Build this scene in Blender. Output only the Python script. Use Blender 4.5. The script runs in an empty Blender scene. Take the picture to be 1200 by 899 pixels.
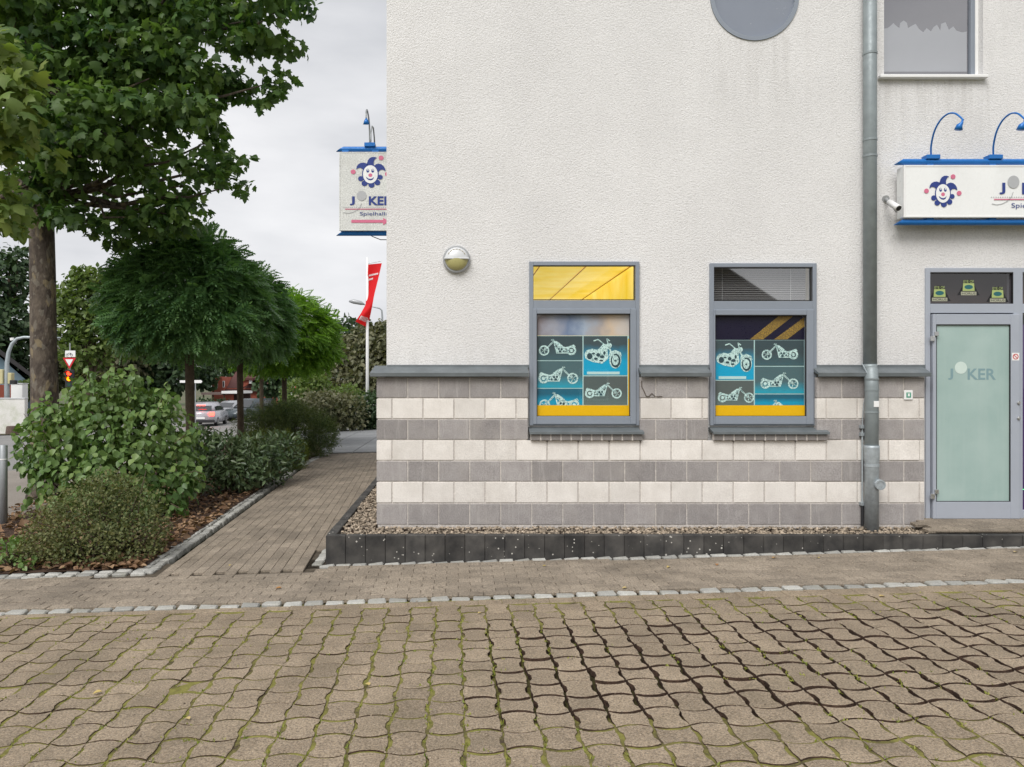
import bpy, bmesh, math, random
import numpy as np
from mathutils import Vector, Matrix
from mathutils.geometry import tessellate_polygon

R = math.radians
rng = np.random.default_rng(7)
random.seed(7)
scene = bpy.context.scene
C = scene.collection

# ------------------------------------------------------------------ camera, sky, sun, exposure
FPX, CX, CY, EYE = 890.0, 537.0, 451.0, 1.65          # photo calibration (1200 x 899 pixels)
cam_d = bpy.data.cameras.new('camera')
cam = bpy.data.objects.new('camera', cam_d); C.objects.link(cam)
cam.location = (0, 0, EYE); cam.rotation_euler = (R(90), 0, 0)
cam_d.sensor_width = 36; cam_d.lens = 36 * FPX / 1200
cam_d.shift_x = (600 - CX) / 1200; cam_d.shift_y = -(449.5 - CY) / 1200
cam_d.clip_end = 2000
scene.camera = cam

SUN_EL, SUN_AZ = 48, 205      # degrees; azimuth clockwise from +Y (sun is behind the camera, to its left)
world = bpy.data.worlds.new('World'); scene.world = world; world.use_nodes = True
wn, wl = world.node_tree.nodes, world.node_tree.links
wn.clear()
sky = wn.new('ShaderNodeTexSky'); sky.sky_type = 'NISHITA'; sky.sun_disc = False
sky.sun_elevation = R(SUN_EL); sky.sun_rotation = R(SUN_AZ)
hs = wn.new('ShaderNodeHueSaturation'); hs.inputs['Saturation'].default_value = 0.12
wl.new(sky.outputs[0], hs.inputs['Color'])
tc = wn.new('ShaderNodeTexCoord'); mp = wn.new('ShaderNodeMapping'); mp.inputs['Scale'].default_value = (1, 1, 3.2)
wl.new(tc.outputs['Generated'], mp.inputs['Vector'])
cn = wn.new('ShaderNodeTexNoise'); cn.inputs['Scale'].default_value = 2.6; cn.inputs['Detail'].default_value = 6; cn.inputs['Roughness'].default_value = 0.5
wl.new(mp.outputs[0], cn.inputs['Vector'])
cr = wn.new('ShaderNodeValToRGB')
cr.color_ramp.elements[0].position = 0.30; cr.color_ramp.elements[0].color = (4.2, 4.3, 4.55, 1)
cr.color_ramp.elements[1].position = 0.70; cr.color_ramp.elements[1].color = (6.7, 6.7, 6.8, 1)
wl.new(cn.outputs['Fac'], cr.inputs['Fac'])
mx = wn.new('ShaderNodeMix'); mx.data_type = 'RGBA'; mx.inputs[0].default_value = 0.93
wl.new(hs.outputs[0], mx.inputs[6]); wl.new(cr.outputs[0], mx.inputs[7])
bg = wn.new('ShaderNodeBackground'); bg.inputs['Strength'].default_value = 0.079
wo = wn.new('ShaderNodeOutputWorld')
wl.new(mx.outputs[2], bg.inputs['Color']); wl.new(bg.outputs[0], wo.inputs['Surface'])

sun_d = bpy.data.lights.new('sun', 'SUN'); sun_d.energy = 1.5; sun_d.angle = R(35); sun_d.color = (1, 0.975, 0.945)
sun = bpy.data.objects.new('sun', sun_d); C.objects.link(sun)
sd = Vector((math.sin(R(SUN_AZ)) * math.cos(R(SUN_EL)), math.cos(R(SUN_AZ)) * math.cos(R(SUN_EL)), math.sin(R(SUN_EL))))
sun.rotation_euler = sd.to_track_quat('Z', 'Y').to_euler(); sun.location = (0, -10, 20)

vs = scene.view_settings
vs.view_transform = 'Standard'; vs.look = 'None'; vs.gamma = 1; vs.use_curve_mapping = False; vs.exposure = 0.97
scene.render.engine = 'CYCLES'
scene.cycles.max_bounces = 8; scene.cycles.transparent_max_bounces = 12

# ------------------------------------------------------------------ helpers
def X(px, d): return (px - CX) * d / FPX
def Z(py, d): return EYE - (py - CY) * d / FPX
def W(px, py, d): return Vector((X(px, d), d, Z(py, d)))
def sstep(a, b, t):
    t = min(1, max(0, (t - a) / (b - a))); return t * t * (3 - 2 * t)
def G(x, y=0):                                       # ground height: rises gently to the right, falls away down the street
    return 0.026 * max(-45, min(9, x)) - 0.55 * sstep(26, 46, y)
def ground_at(px, py):                               # photo pixel -> point on the tilted near ground
    d = EYE * FPX / ((py - CY) + 0.026 * (px - CX))
    return Vector((X(px, d), d, G(X(px, d), d)))

def tag(o, label=None, cat=None, group=None, kind=None):
    if label: o['label'] = label
    if cat: o['category'] = cat
    if group: o['group'] = group
    if kind: o['kind'] = kind
    return o
def empty(name, loc, label, cat, group=None, rz=0):
    o = bpy.data.objects.new(name, None); C.objects.link(o); o.location = loc; o.rotation_euler.z = rz
    o.empty_display_size = 0.1
    return tag(o, label, cat, group)
def link(name, me, mat, parent=None, smooth=False):
    if mat is not None and not me.materials: me.materials.append(mat)
    if smooth: me.polygons.foreach_set('use_smooth', [True] * len(me.polygons))
    o = bpy.data.objects.new(name, me); C.objects.link(o)
    if parent is not None:
        o.parent = parent
        pm = Matrix.Identity(4); q = parent
        chain = []
        while q is not None: chain.append(q); q = q.parent
        for q in reversed(chain): pm = pm @ q.matrix_basis if q.parent is None else pm @ q.matrix_parent_inverse @ q.matrix_basis
        o.matrix_parent_inverse = pm.inverted()
    return o
def inst(name, me, parent, M):                         # a piece sharing mesh data, placed by a world matrix
    o = bpy.data.objects.new(name, me); C.objects.link(o)
    o.matrix_basis = M
    if parent is not None: o.parent = parent           # parents of such pieces sit at the identity
    return o

def pane_mesh(x0, x1, z0, z1, y):
    me = bpy.data.meshes.new('pane'); me.from_pydata([(x0, y, z0), (x1, y, z0), (x1, y, z1), (x0, y, z1)], [], [(0, 1, 2, 3)]); me.update(); return me
def smooth_pts(pts, k=5):                               # Catmull-Rom
    P = [Vector(p) for p in pts]; P = [P[0] * 2 - P[1]] + P + [P[-1] * 2 - P[-2]]; out = []
    for i in range(1, len(P) - 2):
        a, b, c, d = P[i - 1:i + 3]
        for j in range(k):
            t = j / k; out.append(.5 * (2 * b + (c - a) * t + (2 * a - 5 * b + 4 * c - d) * t * t + (3 * b - a - 3 * c + d) * t ** 3))
    return out + [P[-2]]
class MB:
    def __init__(s): s.v = []; s.f = []
    def add(s, vs_, fs):
        b = len(s.v); s.v += [tuple(p) for p in vs_]; s.f += [tuple(i + b for i in f) for f in fs]; return s
    def quad(s, a, b, c, d): return s.add([a, b, c, d], [(0, 1, 2, 3)])
    def box(s, x0, x1, y0, y1, z0, z1, ch=0.0):
        if ch <= 0:
            v = [(x, y, z) for z in (z0, z1) for y in (y0, y1) for x in (x0, x1)]
            return s.add(v, [(0, 2, 3, 1), (4, 5, 7, 6), (0, 1, 5, 4), (2, 6, 7, 3), (0, 4, 6, 2), (1, 3, 7, 5)])
        bm = bmesh.new(); bmesh.ops.create_cube(bm, size=1)
        for w in bm.verts:
            w.co = Vector(((x0 + x1) / 2 + w.co.x * (x1 - x0), (y0 + y1) / 2 + w.co.y * (y1 - y0), (z0 + z1) / 2 + w.co.z * (z1 - z0)))
        bmesh.ops.bevel(bm, geom=list(bm.edges), offset=ch, segments=1, affect='EDGES')
        bm.verts.index_update()
        s.add([w.co for w in bm.verts], [[w.index for w in f.verts] for f in bm.faces]); bm.free(); return s
    def tube(s, pts, rad, n=10, caps=True):
        pts = [Vector(p) for p in pts]
        if not hasattr(rad, '__len__'): rad = [rad] * len(pts)
        b = len(s.v); up = None
        for i, p in enumerate(pts):
            t = (pts[min(i + 1, len(pts) - 1)] - pts[max(i - 1, 0)]).normalized()
            if up is None:
                up = Vector((0, 0, 1)) if abs(t.z) < 0.9 else Vector((1, 0, 0))
            a = t.cross(up).normalized(); c = a.cross(t).normalized(); up = c
            for k in range(n):
                an = 2 * math.pi * k / n
                s.v.append(tuple(p + (a * math.cos(an) + c * math.sin(an)) * rad[i]))
        for i in range(len(pts) - 1):
            for k in range(n):
                k2 = (k + 1) % n
                s.f.append((b + i * n + k, b + i * n + k2, b + (i + 1) * n + k2, b + (i + 1) * n + k))
        if caps:
            s.f.append(tuple(b + k for k in range(n))[::-1]); s.f.append(tuple(b + (len(pts) - 1) * n + k for k in range(n)))
        return s
    def prism(s, poly, y0, y1):                        # polygon in x,z extruded along y (y0 = front)
        n = len(poly); b = len(s.v)
        s.v += [(p[0], y0, p[1]) for p in poly] + [(p[0], y1, p[1]) for p in poly]
        tri = tessellate_polygon([[Vector((p[0], p[1], 0)) for p in poly]])
        for t in tri:
            s.f.append(tuple(b + i for i in t)); s.f.append(tuple(b + n + i for i in t[::-1]))
        for i in range(n):
            j = (i + 1) % n; s.f.append((b + i, b + j, b + n + j, b + n + i))
        return s
    def mesh(s, name='mesh', recalc=True):
        me = bpy.data.meshes.new(name); me.from_pydata(s.v, [], s.f)
        if recalc:
            bm = bmesh.new(); bm.from_mesh(me); bmesh.ops.recalc_face_normals(bm, faces=bm.faces); bm.to_mesh(me); bm.free()
        me.update(); return me
    def build(s, name, mat, parent=None, smooth=False):
        return link(name, s.mesh(name), mat, parent, smooth)

def circ(cx, cz, r, n=20, rz=None, a0=0.0):
    rz = rz or r
    return [(cx + r * math.cos(a0 + 2 * math.pi * k / n), cz + rz * math.sin(a0 + 2 * math.pi * k / n)) for k in range(n)]
def stroke(p, q, w):
    p, q = Vector(p), Vector(q); t = (q - p).normalized(); nrm = Vector((-t.y, t.x)) * w / 2
    return [tuple(p + nrm), tuple(p - nrm), tuple(q - nrm), tuple(q + nrm)]
def ring(mb, cx, cz, r0, r1, y0, y1, n=28):
    for k in range(n):
        a, b = 2 * math.pi * k / n, 2 * math.pi * (k + 1) / n
        mb.prism([(cx + r0 * math.cos(a), cz + r0 * math.sin(a)), (cx + r1 * math.cos(a), cz + r1 * math.sin(a)),
                  (cx + r1 * math.cos(b), cz + r1 * math.sin(b)), (cx + r0 * math.cos(b), cz + r0 * math.sin(b))], y0, y1)
    return mb

def text_mesh(body, x0, x1, zc, h, y, bold=0.0):       # flat lettering facing the camera, fitted to a box
    cu = bpy.data.curves.new('t', 'FONT'); cu.body = body; cu.size = 1; cu.offset = bold; cu.extrude = 0.0; cu.resolution_u = 4
    to = bpy.data.objects.new('t', cu); C.objects.link(to)
    dg = bpy.context.evaluated_depsgraph_get(); dg.update()
    me = bpy.data.meshes.new_from_object(to.evaluated_get(dg))
    bpy.data.objects.remove(to); bpy.data.curves.remove(cu)
    co = np.zeros(len(me.vertices) * 3); me.vertices.foreach_get('co', co); co = co.reshape(-1, 3)
    mn, mxx = co.min(0), co.max(0)
    out = np.zeros_like(co)
    out[:, 0] = x0 + (co[:, 0] - mn[0]) / (mxx[0] - mn[0]) * (x1 - x0)
    out[:, 2] = zc - h / 2 + (co[:, 1] - mn[1]) / (mxx[1] - mn[1]) * h
    out[:, 1] = y
    me.vertices.foreach_set('co', out.ravel()); me.materials.clear(); me.update(); return me

# ------------------------------------------------------------------ materials
def nmat(name):
    m = bpy.data.materials.new(name); m.use_nodes = True
    return m, m.node_tree.nodes, m.node_tree.links, m.node_tree.nodes['Principled BSDF']
def mixc(n, l, fac, a, b, bt='MIX'):
    m = n.new('ShaderNodeMix'); m.data_type = 'RGBA'; m.blend_type = bt
    for sock, val in ((m.inputs[0], fac), (m.inputs[6], a), (m.inputs[7], b)):
        if hasattr(val, 'is_output'): l.new(val, sock)
        elif isinstance(val, (int, float)): sock.default_value = val
        else: sock.default_value = (*val, 1)
    return m.outputs[2]
def noise(n, l, vec, scale, detail=4, rough=0.55):
    t = n.new('ShaderNodeTexNoise'); t.inputs['Scale'].default_value = scale; t.inputs['Detail'].default_value = detail
    t.inputs['Roughness'].default_value = rough
    if vec is not None: l.new(vec, t.inputs['Vector'])
    return t.outputs['Fac']
def ramp(n, l, fac, stops):
    r = n.new('ShaderNodeValToRGB'); e = r.color_ramp.elements
    while len(e) < len(stops): e.new(0.5)
    for k, (p, c) in enumerate(stops):
        e[k].position = p; e[k].color = (c, c, c, 1) if isinstance(c, (int, float)) else (*c, 1)
    l.new(fac, r.inputs[0]); return r.outputs[0]
def mathn(n, l, op, a, b=0.0):
    m = n.new('ShaderNodeMath'); m.operation = op
    for sock, val in ((m.inputs[0], a), (m.inputs[1], b)):
        if hasattr(val, 'is_output'): l.new(val, sock)
        else: sock.default_value = val
    return m.outputs[0]
def rnd(n, l):                                          # one random number per piece: by object and by mesh island
    oi = n.new('ShaderNodeObjectInfo'); ge = n.new('ShaderNodeNewGeometry')
    return mathn(n, l, 'FRACT', mathn(n, l, 'ADD', oi.outputs['Random'], ge.outputs['Random Per Island']))
def pos(n):
    return n.new('ShaderNodeNewGeometry').outputs['Position']
def bump(n, l, h, strength, dist, bs):
    b = n.new('ShaderNodeBump'); b.inputs['Strength'].default_value = strength; b.inputs['Distance'].default_value = dist
    l.new(h, b.inputs['Height']); l.new(b.outputs[0], bs.inputs['Normal']); return b

def mat_simple(name, col, rough=0.6, metal=0.0, var=0.12, ns=14, bs_=0.15, spec=0.4):
    """paint, metal or plastic: fine tonal variation, some wear in the roughness"""
    m, n, l, p = nmat(name); v = pos(n)
    f = noise(n, l, v, ns, 5)
    c = mixc(n, l, f, [max(0, x * (1 - var)) for x in col], [min(1, x * (1 + var)) for x in col])
    l.new(c, p.inputs['Base Color']); p.inputs['Metallic'].default_value = metal
    l.new(ramp(n, l, noise(n, l, v, ns * 3, 3), [(0.3, max(0.05, rough - 0.1)), (0.7, min(1, rough + 0.1))]), p.inputs['Roughness'])
    p.inputs['Specular IOR Level'].default_value = spec
    if bs_: bump(n, l, noise(n, l, v, 160, 3), bs_, 0.002, p)
    return m
def mat_stone(name, c1, c2, speck=0.0, rv=0.25, rough=0.9, bstr=0.5, bscale=140, bdist=0.004, sc=9, dirt=None, gc=0.30, streak=0.0):
    """concrete, stone, clay: per-piece tone, blotches, grain"""
    m, n, l, p = nmat(name); v = pos(n)
    base = mixc(n, l, ramp(n, l, noise(n, l, v, sc, 6, 0.6), [(0.3, 0.0), (0.7, 1.0)]), c1, c2)
    r = rnd(n, l)
    k = n.new('ShaderNodeMapRange'); l.new(r, k.inputs[0]); k.inputs[3].default_value = 1 - rv; k.inputs[4].default_value = 1 + rv
    base = mixc(n, l, 1.0, base, k.outputs[0], 'MULTIPLY')
    g = noise(n, l, v, bscale, 3, 0.7)
    base = mixc(n, l, 1.0, base, ramp(n, l, g, [(0.30, 1 - gc), (0.5, 1.0), (0.70, 1 + gc)]), 'MULTIPLY')
    if streak:
        sm = n.new('ShaderNodeMapping'); sm.inputs['Scale'].default_value = (26, 26, 1.6); l.new(v, sm.inputs['Vector'])
        base = mixc(n, l, ramp(n, l, noise(n, l, sm.outputs[0], 1.0, 4, 0.7), [(0.55, 0.0), (0.75, streak)]), base, (0.55, 0.53, 0.50))
    if speck:
        vo = n.new('ShaderNodeTexVoronoi'); vo.inputs['Scale'].default_value = 210; l.new(v, vo.inputs['Vector'])
        base = mixc(n, l, ramp(n, l, vo.outputs['Distance'], [(0.12, speck), (0.26, 0.0)]), base, (0.62, 0.58, 0.52))
    if dirt:
        base = mixc(n, l, ramp(n, l, noise(n, l, v, dirt[1], 7, 0.65), [(0.48, 0.0), (0.72, dirt[2])]), base, dirt[0])
    l.new(base, p.inputs['Base Color']); p.inputs['Roughness'].default_value = rough; p.inputs['Specular IOR Level'].default_value = 0.25
    bump(n, l, g, bstr, bdist, p)
    return m
def mat_leaf(name, cols, transl=0.35, rough=0.5, spec=0.35):
    """leaf: hue varies from leaf to leaf, light passes through"""
    m, n, l, p = nmat(name)
    r = rnd(n, l)
    st = [(i / (len(cols) - 1), c) for i, c in enumerate(cols)]
    c = ramp(n, l, r, st)
    c = mixc(n, l, ramp(n, l, noise(n, l, pos(n), 1.3, 3), [(0.35, 0.0), (0.65, 0.55)]), c, cols[-1], 'MIX')
    l.new(c, p.inputs['Base Color']); p.inputs['Roughness'].default_value = rough; p.inputs['Specular IOR Level'].default_value = spec
    tr = n.new('ShaderNodeBsdfTranslucent'); l.new(mixc(n, l, 1.0, c, (1.25, 1.35, 0.6), 'MULTIPLY'), tr.inputs['Color'])
    ms = n.new('ShaderNodeMixShader'); ms.inputs[0].default_value = transl
    l.new(p.outputs[0], ms.inputs[1]); l.new(tr.outputs[0], ms.inputs[2])
    l.new(ms.outputs[0], n['Material Output'].inputs['Surface'])
    return m
def mat_glass(name, tint=(0.98, 0.985, 0.985), refl=0.12, rough=0.02):
    m, n, l, p = nmat(name)
    lw = n.new('ShaderNodeLayerWeight')                 # Schlick reflectance, the same from both sides of the pane
    fac = mathn(n, l, 'ADD', mathn(n, l, 'MULTIPLY', mathn(n, l, 'POWER', lw.outputs['Facing'], 5.0), 0.9 - refl), refl)
    t = n.new('ShaderNodeBsdfTransparent'); t.inputs[0].default_value = (*tint, 1)
    g = n.new('ShaderNodeBsdfGlossy'); g.inputs['Roughness'].default_value = rough
    ms = n.new('ShaderNodeMixShader'); l.new(fac, ms.inputs[0]); l.new(t.outputs[0], ms.inputs[1]); l.new(g.outputs[0], ms.inputs[2])
    l.new(ms.outputs[0], n['Material Output'].inputs['Surface']); return m
def mat_emit(name, col, s):
    m, n, l, p = nmat(name); p.inputs['Base Color'].default_value = (*col, 1)
    p.inputs['Emission Color'].default_value = (*col, 1); p.inputs['Emission Strength'].default_value = s; return m
def mat_print(name, col, rough=0.35): return mat_simple(name, col, rough, 0, 0.04, 30, 0)
def mat_gradient(name, ctop, cbot, z0, z1, mid=0.5):     # printed photograph background: colour runs over its height
    m, n, l, p = nmat(name); sp = n.new('ShaderNodeSeparateXYZ'); l.new(pos(n), sp.inputs[0])
    k = n.new('ShaderNodeMapRange'); l.new(sp.outputs[2], k.inputs[0]); k.inputs[1].default_value = z0; k.inputs[2].default_value = z1
    f = mathn(n, l, 'ADD', k.outputs[0], mathn(n, l, 'MULTIPLY', noise(n, l, pos(n), 18, 3), 0.16))
    l.new(ramp(n, l, f, [(max(0, mid - 0.2), cbot), (min(1, mid + 0.25), ctop)]), p.inputs['Base Color']); p.inputs['Roughness'].default_value = 0.35
    return m

M = {}
def stucco():
    m, n, l, p = nmat('stucco'); v = pos(n)
    big = ramp(n, l, noise(n, l, v, 0.9, 5), [(0.35, 0.0), (0.7, 1.0)])
    c = mixc(n, l, big, (0.70, 0.69, 0.683), (0.77, 0.76, 0.752))
    mpn = n.new('ShaderNodeMapping'); mpn.inputs['Scale'].default_value = (5, 5, 0.35); l.new(v, mpn.inputs['Vector'])
    c = mixc(n, l, ramp(n, l, noise(n, l, mpn.outputs[0], 1.6, 5), [(0.52, 0.0), (0.85, 0.14)]), c, (0.57, 0.55, 0.53))
    sx = n.new('ShaderNodeSeparateXYZ'); l.new(v, sx.inputs[0])          # run-off streaks under the sills, grime over the ledge
    stk = ramp(n, l, noise(n, l, mpn.outputs[0], 3.4, 4, 0.6), [(0.42, 0.0), (0.66, 1.0)])
    for x0_, x1_, zs, dep, amt in ((X(1030, 7.69), X(1160, 7.69), Z(93, 7.69), 0.9, .34), (X(835, 7.69), X(933, 7.69), Z(44, 7.69), 1.1, .24), (-0.8, 5.4, 2.12, 0.3, .22)):
        k = n.new('ShaderNodeMapRange'); l.new(sx.outputs[2], k.inputs[0]); k.inputs[1].default_value = zs - dep; k.inputs[2].default_value = zs
        if dep < .5: k.inputs[1].default_value = zs; k.inputs[2].default_value = zs - dep
        zm = mathn(n, l, 'MULTIPLY', k.outputs[0], mathn(n, l, 'LESS_THAN', sx.outputs[2], zs))
        xm = mathn(n, l, 'MULTIPLY', mathn(n, l, 'GREATER_THAN', sx.outputs[0], x0_), mathn(n, l, 'LESS_THAN', sx.outputs[0], x1_))
        c = mixc(n, l, mathn(n, l, 'MULTIPLY', mathn(n, l, 'MULTIPLY', zm, xm), mathn(n, l, 'MULTIPLY', stk, amt)), c, (0.40, 0.385, 0.36))
    g1 = noise(n, l, v, 58, 4, 0.65); g2 = noise(n, l, v, 85, 3, 0.6)
    c = mixc(n, l, 1.0, c, ramp(n, l, g2, [(0.30, 0.85), (0.48, 1.0), (0.70, 1.06)]), 'MULTIPLY')
    l.new(c, p.inputs['Base Color']); p.inputs['Roughness'].default_value = 0.95; p.inputs['Specular IOR Level'].default_value = 0.15
    bump(n, l, mathn(n, l, 'ADD', g1, mathn(n, l, 'MULTIPLY', g2, 0.6)), 0.65, 0.017, p)
    return m
M['stucco'] = stucco()
M['block_white'] = mat_stone('white_block', (0.655, 0.62, 0.575), (0.735, 0.70, 0.655), 0, 0.08, bstr=0.5, bscale=105, gc=.16, dirt=((0.42, 0.38, 0.33), 2.2, 0.35))
M['block_grey'] = mat_stone('grey_block', (0.275, 0.255, 0.248), (0.335, 0.315, 0.305), 0, 0.17, bstr=0.5, bscale=105, gc=.30, streak=.35, dirt=((0.40, 0.37, 0.34), 3.0, 0.4))
M['sill_brick'] = mat_stone('sill_brick', (0.19, 0.175, 0.165), (0.25, 0.23, 0.22), 0, 0.12, bstr=0.35, bscale=170)
M['mortar'] = mat_stone('mortar', (0.44, 0.41, 0.38), (0.56, 0.52, 0.48), 0, 0.0, bscale=90)
M['zinc'] = mat_simple('zinc_sheet', (0.165, 0.185, 0.195), 0.5, 0.35, 0.35, 7, 0.1)
M['zinc_pipe'] = mat_simple('painted_pipe', (0.25, 0.285, 0.295), 0.5, 0.2, 0.30, 9, 0.15)
M['galv'] = mat_simple('galvanised', (0.38, 0.42, 0.44), 0.5, 0.4, 0.35, 26, 0.2)
M['frame'] = mat_simple('grey_frame_paint', (0.245, 0.275, 0.32), 0.42, 0.1, 0.06, 10, 0.04)
M['door_paint'] = mat_simple('door_paint', (0.37, 0.40, 0.455), 0.42, 0.1, 0.05, 10, 0.04)
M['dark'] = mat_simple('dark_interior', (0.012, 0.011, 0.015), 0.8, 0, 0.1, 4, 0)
M['rubber'] = mat_simple('black_gasket', (0.02, 0.02, 0.022), 0.6, 0, 0.1, 20, 0)
M['white'] = mat_simple('white_paint', (0.78, 0.78, 0.77), 0.45, 0, 0.05, 12, 0.05)
M['sign_white'] = mat_simple('sign_face', (0.80, 0.81, 0.80), 0.3, 0, 0.03, 6, 0)
M['sign_dirty'] = mat_stone('weathered_sign_face', (0.66, 0.67, 0.64), (0.60, 0.61, 0.59), 0, 0, 0.45, 0.02, 60, sc=5, dirt=((0.42, 0.42, 0.38), 4, 0.5))
M['blue'] = mat_simple('blue_paint', (0.014, 0.15, 0.47), 0.35, 0.1, 0.15, 12, 0.05)
M['navy'] = mat_print('navy_print', (0.022, 0.045, 0.22))
M['pink'] = mat_print('pink_print', (0.62, 0.16, 0.26))
M['greyprint'] = mat_print('grey_print', (0.42, 0.43, 0.44))
M['yellow'] = mat_print('yellow_film', (0.85, 0.50, 0.005))
def photo_print():                                        # tinted photograph: pale metal with fine dark detail
    m, n, l, p = nmat('mint_photo_print'); v = pos(n)
    c = mixc(n, l, ramp(n, l, noise(n, l, v, 95, 3, 0.7), [(0.40, 0.0), (0.50, 1.0)]), (0.16, 0.30, 0.31), (0.64, 0.86, 0.82))
    l.new(c, p.inputs['Base Color']); p.inputs['Roughness'].default_value = 0.35; return m
M['mint_photo'] = photo_print()
M['mint'] = mat_print('mint_print', (0.52, 0.74, 0.72))
M['teal_dark'] = mat_print('dark_print', (0.03, 0.075, 0.09))
M['poster_navy'] = mat_print('dark_navy_film', (0.010, 0.008, 0.028))
M['glass'] = mat_glass('window_glass', refl=0.07)
M['glass_mirror'] = mat_glass('window_glass_upper', (0.95, 0.96, 0.97), refl=0.32)
M['chrome'] = mat_simple('steel', (0.55, 0.55, 0.54), 0.3, 0.9, 0.1, 20, 0)
M['palisade'] = mat_stone('dark_concrete', (0.028, 0.027, 0.027), (0.052, 0.050, 0.048), 0, 0.18, bstr=0.3, dirt=((0.10, 0.095, 0.085), 5, 0.45))
M['paver'] = mat_stone('concrete_paver', (0.214, 0.167, 0.118), (0.298, 0.236, 0.167), 0.75, 0.11, bstr=0.9, bscale=95, bdist=0.007, gc=.58, sc=3, dirt=((0.12, 0.10, 0.065), 1.8, 0.5))
M['brick'] = mat_stone('clinker_brick', (0.205, 0.170, 0.130), (0.285, 0.238, 0.186), 0.45, 0.13, bstr=0.8, bscale=80, gc=.55, sc=2.2, dirt=((0.085, 0.072, 0.058), 1.3, 0.55))
M['cobble'] = mat_stone('granite_cobble', (0.30, 0.30, 0.28), (0.45, 0.44, 0.41), 0.2, 0.28, bstr=0.8, bscale=120, bdist=0.006, dirt=((0.17, 0.17, 0.12), 9, 0.5))
M['slab'] = mat_stone('grey_slab', (0.20, 0.205, 0.21), (0.26, 0.265, 0.27), 0, 0.10, bstr=0.3)
M['asphalt'] = mat_stone('asphalt', (0.19, 0.185, 0.18), (0.24, 0.235, 0.225), 0, 0.0, bstr=0.3, sc=0.6)
M['tarpath'] = mat_stone('street_paving', (0.21, 0.185, 0.16), (0.28, 0.25, 0.22), 0, 0.0, bstr=0.4, sc=1.0)
M['soil'] = mat_stone('bark_soil', (0.045, 0.028, 0.020), (0.10, 0.058, 0.040), 0, 0, bstr=1.0, bscale=70, bdist=0.02, sc=14)
M['gravel'] = mat_stone('gravel_stones', (0.19, 0.15, 0.105), (0.36, 0.30, 0.235), 0, 0.65, bstr=0.3, sc=22)
M['steel_grey'] = mat_simple('grey_post', (0.36, 0.38, 0.39), 0.45, 0.5, 0.1, 12, 0.05)
M['bulb_yellow'] = mat_simple('opal_cover', (0.42, 0.39, 0.17), 0.3, 0, 0.05, 10, 0)
M['lamp_grey'] = mat_simple('lamp_grey', (0.36, 0.37, 0.38), 0.4, 0.2, 0.08, 10, 0)
M['lamp_light'] = mat_simple('lamp_light_grey', (0.60, 0.61, 0.62), 0.4, 0.1, 0.05, 10, 0)

def joint_mat():                                          # what fills the joints: moss, sand, bare dark soil where the stones have spread
    m, n, l, p = nmat('joint_fill'); v = pos(n)
    moss = ramp(n, l, noise(n, l, v, 7, 5, 0.7), [(0.34, 0.0), (0.54, 1.0)])
    mc = mixc(n, l, noise(n, l, v, 26, 3), (0.12, 0.125, 0.03), (0.30, 0.27, 0.085))
    soilc = mixc(n, l, noise(n, l, v, 60, 3), (0.035, 0.028, 0.02), (0.12, 0.09, 0.06))
    c = mixc(n, l, moss, soilc, mc)
    sx = n.new('ShaderNodeSeparateXYZ'); l.new(v, sx.inputs[0])
    wob = mathn(n, l, 'MULTIPLY', mathn(n, l, 'SUBTRACT', noise(n, l, v, 2.2, 3), 0.5), 0.9)
    inx = ramp(n, l, mathn(n, l, 'ADD', sx.outputs[0], wob), [(0.15, 0.0), (0.55, 1.0)])
    y0 = mathn(n, l, 'GREATER_THAN', mathn(n, l, 'ADD', sx.outputs[1], wob), 3.78)
    y1 = mathn(n, l, 'LESS_THAN', mathn(n, l, 'ADD', sx.outputs[1], wob), 5.2)
    bare = mathn(n, l, 'MULTIPLY', mathn(n, l, 'MULTIPLY', y0, y1), mathn(n, l, 'MULTIPLY', inx, 0.8))
    c = mixc(n, l, bare, c, (0.022, 0.017, 0.013))
    l.new(c, p.inputs['Base Color']); p.inputs['Roughness'].default_value = 1; p.inputs['Specular IOR Level'].default_value = 0.1
    bump(n, l, noise(n, l, v, 120, 4), 1.0, 0.01, p); return m
M['joint'] = joint_mat()
M['sand_joint'] = mat_stone('sand_joint', (0.05, 0.040, 0.030), (0.10, 0.082, 0.06), 0, 0, bscale=80)
def earth():
    m, n, l, p = nmat('far_ground'); v = pos(n)
    c = mixc(n, l, ramp(n, l, noise(n, l, v, 0.25, 6), [(0.4, 0.0), (0.6, 1.0)]), (0.055, 0.08, 0.028), (0.12, 0.10, 0.065))
    l.new(c, p.inputs['Base Color']); p.inputs['Roughness'].default_value = 1
    bump(n, l, noise(n, l, v, 14, 5), 0.8, 0.03, p); return m
M['earth'] = earth()
def plane_bark():
    m, n, l, p = nmat('plane_bark'); v = pos(n)
    mpn = n.new('ShaderNodeMapping'); mpn.inputs['Scale'].default_value = (1, 1, 0.55); l.new(v, mpn.inputs['Vector'])
    c = mixc(n, l, ramp(n, l, noise(n, l, mpn.outputs[0], 9, 5), [(0.4, 0.0), (0.6, 1.0)]), (0.060, 0.046, 0.036), (0.12, 0.095, 0.072))
    c = mixc(n, l, ramp(n, l, noise(n, l, mpn.outputs[0], 6.0, 3, 0.4), [(0.58, 0.0), (0.61, 0.85)]), c, (0.22, 0.175, 0.105))
    c = mixc(n, l, ramp(n, l, noise(n, l, mpn.outputs[0], 13, 2, 0.4), [(0.60, 0.0), (0.63, 0.7)]), c, (0.17, 0.15, 0.12))
    l.new(c, p.inputs['Base Color']); p.inputs['Roughness'].default_value = 0.9
    bump(n, l, noise(n, l, mpn.outputs[0], 22, 5), 0.8, 0.03, p); return m
M['plane_bark'] = plane_bark()
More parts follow.
